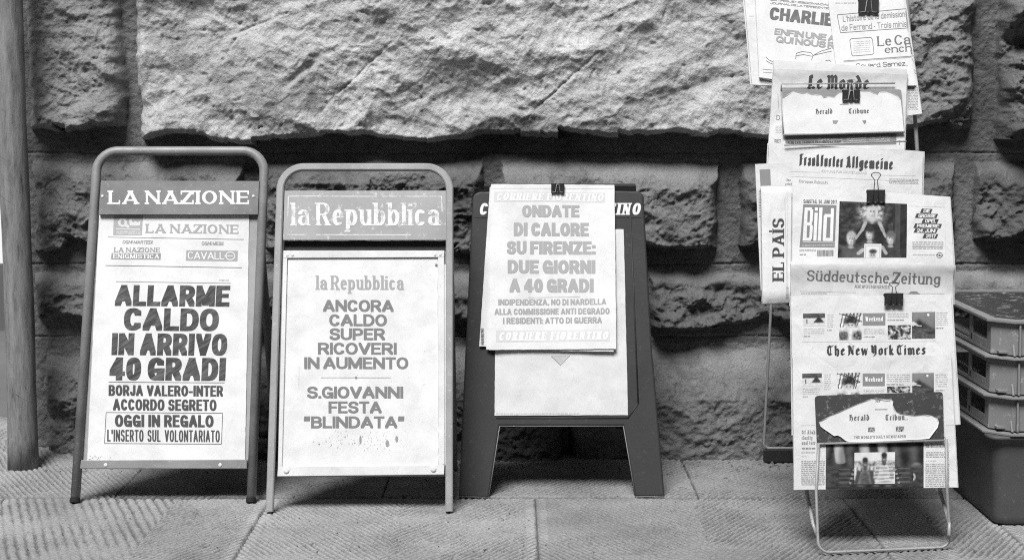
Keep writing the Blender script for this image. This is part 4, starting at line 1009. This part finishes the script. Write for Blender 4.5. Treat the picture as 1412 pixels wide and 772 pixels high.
# lowest newspaper
def nyt_top(s, p1, p2, wk, p3, p4, lines, cut=None):
    def pic(r, fn, nx, ny, vmax=1): s.quad([(r[0],r[1]),(r[2],r[1]-.4),(r[2],r[3]-.4),(r[0],r[3])], .3, 1, 1, nx, ny, lambda u, v: fn(u, v*vmax))
    pic(p1, pic_beach, 26, 16); pic(p2, pic_face, 26, 32 if not cut else 26, cut[0] if cut else 1); pic(p3, pic_figs, 26, 16, cut[1] if cut else 1); pic(p4, pic_hill, 26, 30, cut[2] if cut else 1)
    s.quad([(wk[0],wk[1]),(wk[2],wk[1]-.3),(wk[2],wk[3]-.3),(wk[0],wk[3])], .22, 1, 1, 3, 2)
    xm = (wk[0]+wk[2])/2; ym = (wk[1]+wk[3])/2
    s.text('Weekend', xm-12.3, ym+2.6, xm+12.3, ym+2.3, 6.4, 'display', .8, 4)
    for a in lines: s.body(*a)
def d_low(s):
    nyt_top(s, (1106,515,1132.7,532.5), (1153.6,514.3,1185.7,544.5), (1189,515,1219.8,532.5), (1223,532.7,1255,541.5), (1257.7,514.4,1287.6,541), 
        [(1106,534.5,1130,544,4,.5,.4), (1136,515,1145,538,8,.55,.4), (1190,536,1219,544,4,.5,.4), (1222,515,1254,527,4,.45,.45), (1222,529,1246,531,1,.2,.6), (1289.5,515,1306.5,534,6,.5,.45), (1289.5,537,1302,539,1,.3,.6), (1106,546,1114,547.5,1,.2,.6)], (.72,.45,.8))
    t = s.text
    s.line(1105, 586.5, 1124, 586, .5, .5); s.line(1304, 586, 1316, 585.6, .5, .5)
    t('Of Alab', 1105,598,1124,598,5.2,'roman',.25); t('charity', 1105,605.6,1120,605.6,5,'roman',.25); t('and tow', 1105,612.6,1124,612.6,5,'roman',.25); s.body(1105,616.5,1124,619.5,1,.25,.7); s.body(1105,627,1113,630,1,.5)
    s.body(1104.5,634.5,1137,669,13,.36,.5); s.body(1104.5,622,1124,625,1,.45)
    s.quad([(1138.6,610),(1273.6,607),(1273.8,672.6),(1138.2,674.2)], .2, 1, 1, 96, 48, lambda u, v: pic_hands(u, max(0, (v*65-2)/63)))
    t('Muslim', 1277,606.5,1304,605.8,5.2,'roman',.25); t('in Britain', 1276.5,616.5,1303,616,5.4,'roman',.22); s.body(1276.5,622,1308,631,3,.3,.45); s.body(1276.5,634,1292,636,1,.5); s.body(1276,638.5,1309,671,13,.36,.5)
paper([(1093,493),(1311,490.2),(1320,671.5),(1095,675)], .008, .70, .005, 'lowest newspaper, half hidden by the black plate, with a photograph of hands', d_low, lambda u, v: .004*math.sin(u*3.1)*(1-v) + .002*math.sin(u*7), pages=2, spread=.5)
def d_up(s):
    nyt_top(s, (1107,432.5,1137.2,450), (1156.7,432,1187.9,469), (1189.3,432,1220.7,449), (1224,448.4,1256,468), (1257.3,430.4,1289.4,467),
        [(1107.5,452.5,1136,461,3,.5,.4), (1140,433,1149,452,7,.55,.4), (1140,454.5,1146.5,456.5,1,.25,.6), (1107.5,463,1116.5,464.8,1,.2,.6), (1190.5,452.5,1219.5,461,3,.5,.4), (1190.5,463.4,1206,465.4,1,.3,.6), (1223.5,431.5,1252.5,438.5,3,.5,.4), (1223.5,440.5,1247,442.4,1,.25,.6), (1290.5,430,1306.5,449,7,.5,.45), (1290.5,451.5,1300.5,453.6,1,.2,.6)])
    s.text('The New York Times', 1139.6,490,1277,488.6,13.4,'gothic',.04)
    s.line(1106, 471.5, 1290, 470.5, .4, .6)
paper([(1090.5,408.8),(1310.8,406),(1323,585),(1094,600)], -.004, .71, .006, 'newspaper titled The New York Times under a binder clip', d_up, lambda u, v: .003*math.sin(u*3.1)*(1-v)+.0015*math.sin(u*6+1), pages=2)
def d_sz(s):
    t = s.text
    t('S\u00fcddeutsche', 1111.5,387.2,1226,390.8,14.2,'display',.14); t('Zeitung', 1229.5,391,1296.5,392.4,15,'display',.14)
    t('AM WOCHENENDE', 1178,396.8,1227,398,4.2,'roman',.22); s.line(1103,401.5,1180,403.5,.4,.4); s.line(1240,404.5,1302,405,.4,.4); s.body(1104,403.5,1140,405.5,1,.35)
    s.fill([(1252,405.4),(1256,401.8),(1264,401.6),(1269,405.8)], .2)
paper([(1089.8,360.5),(1313.2,367.8),(1314,420),(1090.6,422)], -.014, .60, .006, 'newspaper with a head painted grey for shade, titled Süddeutsche Zeitung', d_sz, lambda u, v: .012*math.exp(-((v-.12)/.22)**2)*(.5+.5*u) - .006*(1-v)*(v < .05), pages=2)  # whole page greyed to stand for shade on its curved head
def d_bild(s):
    t = s.text
    s.quad([(1107.5,282),(1153,283.6),(1150.4,342),(1102.3,341)], .2, 1, 1, 4, 4)
    c = lambda x, y: (1090 + x/5.148, 250 + y/5.148)
    def bar(pts): s.fill([c(*p) for p in pts], .8, 3)
    # tall narrow white logotype letters
    bar([(100,187),(122,188),(112,424),(85,422)]); bar([(100,187),(150,188),(150,212),(100,210)]); bar([(140,190),(160,205),(155,290),(134,296)]); bar([(110,292),(150,294),(149,318),(108,316)]); bar([(138,300),(158,320),(150,410),(130,424)]); bar([(88,402),(148,403),(140,425),(85,423)])
    bar([(172,188),(193,189),(192,212),(171,211)]); bar([(169,225),(192,226),(182,425),(160,424)])
    bar([(203,189),(226,190),(214,426),(191,425)]); bar([(285,194),(306,195),(298,428),(276,427)]); bar([(240,235),(285,236),(284,258),(238,257)]); bar([(234,245),(258,246),(249,424),(226,422)]); bar([(226,404),(280,405),(279,428),(228,427)])
    s.line(*c(85,433), *c(312,437), .8, .7, 3); s.body(*c(80,452), *c(308,462), 1, .6, .5)
    t('SAMSTAG, 24. JUNI 2017', 1107.5,280.4,1153.4,281.8,5,'bold',.12)
    s.body(*c(62,484), *c(180,500), 2, .35); s.body(*c(62,516), *c(108,526), 1, .15, .6)
    x = 188
    while x < 303:
        w_ = random.choice((2,3,5)); s.fill([c(x,490),c(x+w_,490.5),c(x+w_-2,535),c(x-2,534)], .12, 2); x += w_ + random.choice((2,3,4))
    s.quad([(1157.2,278.2),(1250,282),(1249.2,356),(1154.6,356)], .2, 1, 1, 92, 76, pic_family)
    for s_, a, b, y0, y1 in (('DIE',915,1006,197,229),('GROSSE',878,1045,232,264),('OPEL',925,1050,269,301),('PREMIERE:',867,1073,303,336),('24. JUNI',868,1044,338,369),('2017',932,1046,375,408)):
        s.fill([c(a+14,y0),c(b,y0+3),c(b-14,y1+3),c(a,y1)], .07, 1)
        t(s_, *c(a+24,y1-4), *c(b-22,y1-2), 4.6, 'bold', .8, 4, slant=.15)
    s.body(*c(860,428), *c(1082,488), 4, .4, .45); s.line(*c(860,468), *c(1076,470), 1, .25); s.body(*c(860,520), *c(1025,530), 1, .4, .5)
    s.curve([(1295 + 4*math.cos(k*math.pi/8), 352.3 + 3.5*math.sin(k*math.pi/8)) for k in range(17)], .9, .15); s.curve([(1290,352.4),(1296,351.2),(1294,353.4),(1300,352.2)], .8, .15, 3)
    s.line(1088.5, 270, 1087.8, 355, .5, .4); s.line(1091, 272, 1090, 350, .35, .5)
    s.line(*c(848,180), *c(1092,186), .3, .6); s.line(*c(1092,186), *c(1100,545), .3, .6)
paper([(1086,257.5),(1309.3,272),(1315,377),(1086,372)], -.026, .72, .007, 'newspaper with a family photograph and the tall white Bild logo', d_bild, lambda u, v: .004*math.sin(u*3.1) + .003*math.sin(v*3)*u, round_=.004, pages=2)
def d_pais(s):
    s.text('EL PA\u00cdS', 1080.6,389,1080.6,301,16.2,'tall',.05, up=(-1, 0))
    s.line(1081.6,274,1084.6,396,.5,.4); s.line(1084.8,272,1085.6,398,.4,.5)
    s.body(1083,396,1087,412,7,.4)
paper([(1049.5,256),(1091,258.5),(1089,416.5),(1051.5,418)], -.021, .72, .012, 'newspaper folded upright with EL PAÍS reading upwards at its left edge', d_pais, lambda u, v: .005*math.sin(min(1, u*5)*1.57) - .010*max(0, (v-.9)/.1)**2 - .006*max(0, (.06-v)/.06)**2, round_=.03, pages=1, spread=.4)
def d_sh(s): s.quad([(1047.2,234),(1062,233.4),(1063,256),(1048.6,256.6)], .22, 1, 1, 2, 2); s.body(1046, 262, 1060, 300, 10, .4)
paper([(1041.2,226.5),(1100,223.5),(1102,395),(1049,400)], -.040, .66, .003, 'newspaper mostly hidden at the left behind the one reading EL PAÍS', d_sh)
def d_faz(s):
    t = s.text
    t('Frankfurter', 1101.3,228.2,1162,231.4,15.4,'gothic',.05); t('Allgemeine', 1165.5,231.6,1230.5,234.8,15.4,'gothic',.05)
    t('ZEITUNG FUR DEUTSCHLAND', 1132,238.2,1195,241,3,'roman',.5); s.line(1072,236.5,1130,238.5,.35,.5); s.line(1200,242,1262,243.5,.35,.5)
    t('Kunst, Kino', 1070,249.5,1090,250.3,3.4,'roman',.2); t('& Zeitgeist', 1070,255.2,1092,256,3.4,'roman',.2); t('Europas Zukunft', 1101,252,1141,254.5,3.6,'roman',.32); s.body(1225,246.5,1266,254,4,.36,.45,.03)
    s.line(1068,243,1258,251,.35,.5)
paper([(1060.6,197.5),(1271.5,210.8),(1271,270),(1057.2,264)], -.042, .69, .007, 'newspaper with black-letter title Frankfurter Allgemeine', d_faz, lambda u, v: .010*math.exp(-((u-.93)/.15)**2)*(1-v) + .004*math.sin(u*3.1), round_=.006, pages=2)
def d_monde(s):
    t = s.text
    t('Le Monde', 1112.5,122.6,1199,124.2,18.5,'gothic',.06)
    t('D', 1070.5,165.5,1075.5,165.5,6.5,'sans',.2); t('D', 1078,165.5,1080,165.5,6.5,'sans',.3); s.body(1069,173,1078,184,5,.5,.4); t('RET', 1068,197,1077,197,4.5,'bold',.2)
    s.quad([(1083,187.5),(1236,184),(1236,199.5),(1083,202)], .2, 1, 1, 6, 2); t('SUR LES TERRES DU LIBERALISME', 1086,199.5,1160,198.6,4.6,'bold',.05)
    s.body(1128,190,1163,195,3,.5,.4,.08); s.body(1167,187.5,1194,195,3,.5,.4,.08); s.body(1199,187,1227,194,3,.5,.4,.08)
    t('7', 1239,200,1241.5,200,6,'bold',.2); s.line(1072.6, 130, 1073.6, 150, .8, .4)
paper([(1066.5,96),(1250.5,104),(1247,209),(1059,206)], -.054, .68, .006, 'newspaper titled Le Monde behind the white labelled plate', d_monde, lambda u, v: .006*math.exp(-(v/.12)**2), pages=1)
def d_fold(s): s.body(1080,86,1220,92,1,.6,.3,.05)
paper([(1067,83),(1249.8,97),(1250.6,118),(1066,112)], -.062, .60, .004, 'newspaper fold with a blank edge greyed for shade, rising behind the Le Monde title', None, lambda u, v: .006*math.sin(v*3.1))  # fold lies in shade, so its paper colour is set greyer
def d_can(s):
    t = s.text
    s.frame([(1154.3,21),(1249,12.5),(1252,39),(1159,45.6)], .8, .2)
    t("L'histoire de la demission", 1162.5,30.6,1248,23.4,8.2,'thin',.3); t('de Ferrand \u2022 Trois minis', 1160.3,43,1250.5,37,8.2,'thin',.3)
    t('Le Ca', 1209.5,64.2,1256,61,13.4,'fatroman',.16); t('ench', 1219.5,73.6,1258,70.8,10,'fatroman',.16)
    s.curve([(1174,53.8),(1201,52),(1203,55),(1205,73.5),(1202.5,75.6),(1176,77.6),(1174.2,75),(1171.8,56),(1174,53.8)], .8, .2); s.body(1176.5,56.5,1200,74,6,.6,.25,-.06)
    s.line(1163,84.6,1262,77.6,.9,.25); s.line(1163,86,1262,79,.4,.35); t('Goulard, Sarnez...', 1180,94.6,1252,90.8,6.6,'thin',.12)
    s.body(1152, 3, 1180, 6, 1, .6)
paper([(1138.5,-30),(1241.5,-30),(1262,118),(1156,122)], -.066, .78, .004, 'tilted newspaper with Le Ca in bold letters and a framed two-line heading', d_can, pages=1)
def d_ch(s):
    t = s.text
    t('SATIRIQUE HEBDOMADAIRE', 1062,1.2,1150,9.2,2.6,'bold',.25); t('JOURNAL DE LA TERRE ENTIERE', 1062,5.8,1150,14,2.6,'bold',.25)
    t('CHARLIE', 1060.5,27.4,1148,36.8,17.4,'black',.13,m=2); t('ENFIN UNE A', 1067.5,48,1152,58,8.8,'fat',.34); t('QUI NOUS RI', 1069.5,58.8,1153.5,68.2,9,'fat',.34)
    for c_ in ([(1097,82),(1098,74),(1106,71.5),(1118,73),(1121,77)], [(1098,77.5),(1108,75.6),(1119,78)], [(1121,77),(1132,71),(1146,67)], [(1121,77),(1133,74),(1147,71)], [(1119,83),(1121,77)], [(1138,84.5),(1142,83.4),(1146,85)], [(1056,79),(1060,83),(1066,86)], [(1056,84),(1061,87),(1066,89)]): s.curve(c_, .7, .15)
    s.line(1052,96,1065,97,.5,.2); s.line(1052,100,1065,101,.5,.2); s.line(1047.5,107.2,1066,112.2,.8,.2); s.line(1060,16,1148,24,.01,.5)
paper([(1040.5,-30),(1163,-20),(1172,126),(1046.8,106.8)], -.070, .77, .003, 'tilted newspaper titled CHARLIE with bold grey capitals', d_ch, pages=1, spread=.6)
def d_bl(s): s.curve([(1043,18),(1046,14),(1045,20),(1048,24),(1046,28)], .5, .35); s.line(1045,43,1049,43,.5,.4); s.body(1032, 20, 1040, 24, 1, .6)
paper([(1024.3,-30),(1130,-25),(1145,122),(1037,117)], -.078, .74, .004, 'newspaper showing a white margin behind the left edge of CHARLIE', d_bl, pages=2, spread=1.2)
def d_br(s):
    s.body(1252,118,1266,152,16,.4,.5); s.text('TEXT'[:0] or 'EXE', 1253,103,1264,102,4.5,'roman',.2); s.line(1250,90,1259,89,.8,.2); s.line(1252,97,1262,96,.4,.3); s.text('I', 1254,84,1256,84,7,'roman',.25)
paper([(1190,-30),(1243.5,-30),(1270.3,157),(1206,166)], -.075, .73, .004, 'newspaper with dense columns sticking out at the right behind Le Ca', d_br, pages=1)
clip(PL_(-.064), 1183, 1211, -1, 18.6, 'black binder clip on the framed heading at the very top of the rack', None)
clip(PL_(-.0445), 1161, 1185, 125.5, 139, 'black binder clip on the torn white label below Le Monde', 111)
clip(PL_(-.020), 1194.5, 1219.5, 263, 280, 'black binder clip above the family photograph', 239, down=False)
clip(PL_(.002), 1219, 1244.5, 405, 421, 'black binder clip below the Süddeutsche Zeitung head', 390, down=False)

# ------------------------------------------------------------------ crates at the right edge
Y0 = gnd(1386, 727).y - .012; X0 = at(1362.5, 604, Y0 + .045).x - .012; X1, Y1 = X0 + .6, -.165
ZT, ZA, ZB, ZC = [at(1380, r_, Y0).z for r_ in (443, 497.5, 551.5, 602)]
def outl(ins, ch=.045):
    return [(X0+ins, Y1-ins), (X0+ins, Y0+ch+ins*.4), (X0+ch+ins*.4, Y0+ins), (X1-ch-ins*.4, Y0+ins), (X1-ins, Y0+ch+ins*.4), (X1-ins, Y1-ins)]
def L3(o, z): return [Vector((x, y, z)) for x, y in o]
def make_crate(z0, z1, label, top=False):
    o = thing('plastic_crate', label, 'crate', ((X0+X1)/2, (Y0+Y1)/2, z0), 'grey stacking crates at the right edge')
    m = MB()
    # walls: solid on the front and right, bars with openings on the left side
    ow, iw = outl(.013), outl(.018)
    F_ = ow[1:]; I_ = iw[1:]
    m.loft([L3(F_, z0+.008), L3(F_, z1), L3(I_, z1), L3(I_, z0+.008)], .2, 0, closed=False, cap=False, ring=True)
    xl = X0 + .013
    def bar(y0, y1, za, zb): m.box((xl+.0025, (y0+y1)/2, (za+zb)/2), (.005, y1-y0, zb-za))
    ya, yb = Y0 + .05, Y1 - .013
    H_ = z1 - z0
    bar(ya, yb, z1-.012, z1); bar(ya, yb, z0+.008, z0+.016)
    bar(ya, ya+.03, z0+.016, z1-.012); bar(yb-.03, yb, z0+.016, z1-.012)
    for k in (.3, .62): bar(ya+(yb-ya)*k-.01, ya+(yb-ya)*k+.012, z0+.016, z1-.012)
    bar(ya+.03, ya+(yb-ya)*.3, z0+.016, z0+.03)
    m.build('wall', CRATE, o, bevel=.0012)
    m = MB(); fo, fi = outl(0), outl(.018)
    m.loft([L3(fo, z0), L3(fo, z0+.0048), L3(fi, z0+.0055), L3(fi, z0)], .25, 0, ring=True, cap=False); m.build('bottom_flange', CRATE, o, bevel=.001)
    m = MB(); m.box(((X0+X1)/2, (Y0+Y1)/2, z0+.014), (X1-X0-.045, Y1-Y0-.045, .004)); m.build('base', CRATE, o)
    for x in (X0+.058, X0+.115, X0+.235, X0+.36, X0+.48):
        m = MB(); m.prism([(x-.0017, Y0+.002, z0+.009), (x+.0017, Y0+.002, z0+.009), (x+.0017, Y0+.0145, z0+.009), (x-.0017, Y0+.0145, z0+.009)], (0, 0.004, H_-.012)); m.build('rib', CRATE, o)
    m = MB(); m.box(((X0+X1)/2+.02, Y0+.0115, z0+H_*.62), (X1-X0-.12, .003, .0025)); m.build('rib', CRATE, o)
    m = MB(); m.prism([(X0+.046, Y0+.005, z0+.009), (X0+.049, Y0+.003, z0+.009), (X0+.049, Y0+.014, z0+.03), (X0+.046, Y0+.014, z0+.03)], (.002, .002, .0)); m.build('gusset', CRATE, o)
    if top:
        m = MB(); m.loft([L3(outl(.003), z1-.006), L3(outl(.003), z1), L3(outl(.022), z1+.001), L3(outl(.022), z1-.006)], .25, 0, ring=True, cap=False); m.build('rim', CRATE, o, bevel=.001)
    return o
make_crate(ZA, ZT, 'grey plastic crate topmost of the stack, holding a dirty black board', True)
make_crate(ZB, ZA-.001, 'grey plastic crate second from the top of its stack')
make_crate(ZC, ZB-.001, 'grey plastic crate third from the top, resting on the dark bin')
m = MB(); m.box(((X0+X1)/2+.004, (Y0+Y1)/2, ZT-.0055), (X1-X0-.052, Y1-Y0-.055, .006))
for k in range(9):
    m.box((X0+.12+random.random()*.2, Y0+.1+random.random()*.25, ZT-.0018), (.01+random.random()*.03, .006+random.random()*.02, .0012))
m.build('black_board', LID, None, 'dirty black board lying flat in the topmost grey crate', 'board')
bn = thing('storage_bin', 'tall dark plastic bin with rounded corners at the foot of the crate stack', 'bin', ((X0+X1)/2, (Y0+Y1)/2, 0))
def rrect(ins, z, r=.022):
    o = []
    for cx, cy, a0 in ((X1-ins-r, Y1-ins-r, 0), (X0+ins+r, Y1-ins-r, 90), (X0+ins+r, Y0+ins+r, 180), (X1-ins-r, Y0+ins+r, 270)):
        for k in range(7): a = R(a0 + k*15); o.append(Vector((cx + r*math.cos(a), cy + r*math.sin(a), z)))
    return o
m = MB(); m.loft([rrect(.030, .002), rrect(.026, .006), rrect(.026, .02), rrect(.016, ZC-.018), rrect(.014, ZC-.0095), rrect(.004, ZC-.0085), rrect(.004, ZC-.0005)], .06, 0, True)
m.build('body', BIN, bn)

# grit, crumbs and bits of straw swept against the wall foot and into the joints
m = MB(); rg = random.Random(11)
for k in range(520):
    if k < 330: x = rg.uniform(-1.15, .95); y = -.10 - abs(rg.gauss(0, .05))
    else: x = rg.uniform(-1.15, 1.1); y = rg.uniform(-.9, -.15)
    r = rg.uniform(.0012, .0038) if k < 330 else rg.uniform(.0008, .002); h = r*rg.uniform(.5, 1.1); a0 = rg.uniform(0, 6)
    l = lambda f, z: [Vector((x + r*f*math.cos(a0 + i*1.257)*(1 + .4*math.sin(i*2.3 + k)), y + r*f*math.sin(a0 + i*1.257), z)) for i in range(5)]
    m.loft([l(1, -.002), l(.9, h*.6), l(.4, h)])
for k in range(26):
    x, y = rg.uniform(-1.1, 1.0), rg.uniform(-.5, -.12); a = rg.uniform(0, 6); L = rg.uniform(.012, .04)
    m.tube([Vector((x + math.cos(a + .5*t)*L*t, y + math.sin(a + .5*t)*L*t, .002 + .003*math.sin(t*3))) for t in (0, .33, .66, 1)], .0007, 5)
m.build('grit', mat_paint('grit_and_straw', .16, .9, .1, .8, .4, dark=.4, scale=60), None, kind='stuff', loc=(0, 0, 0))
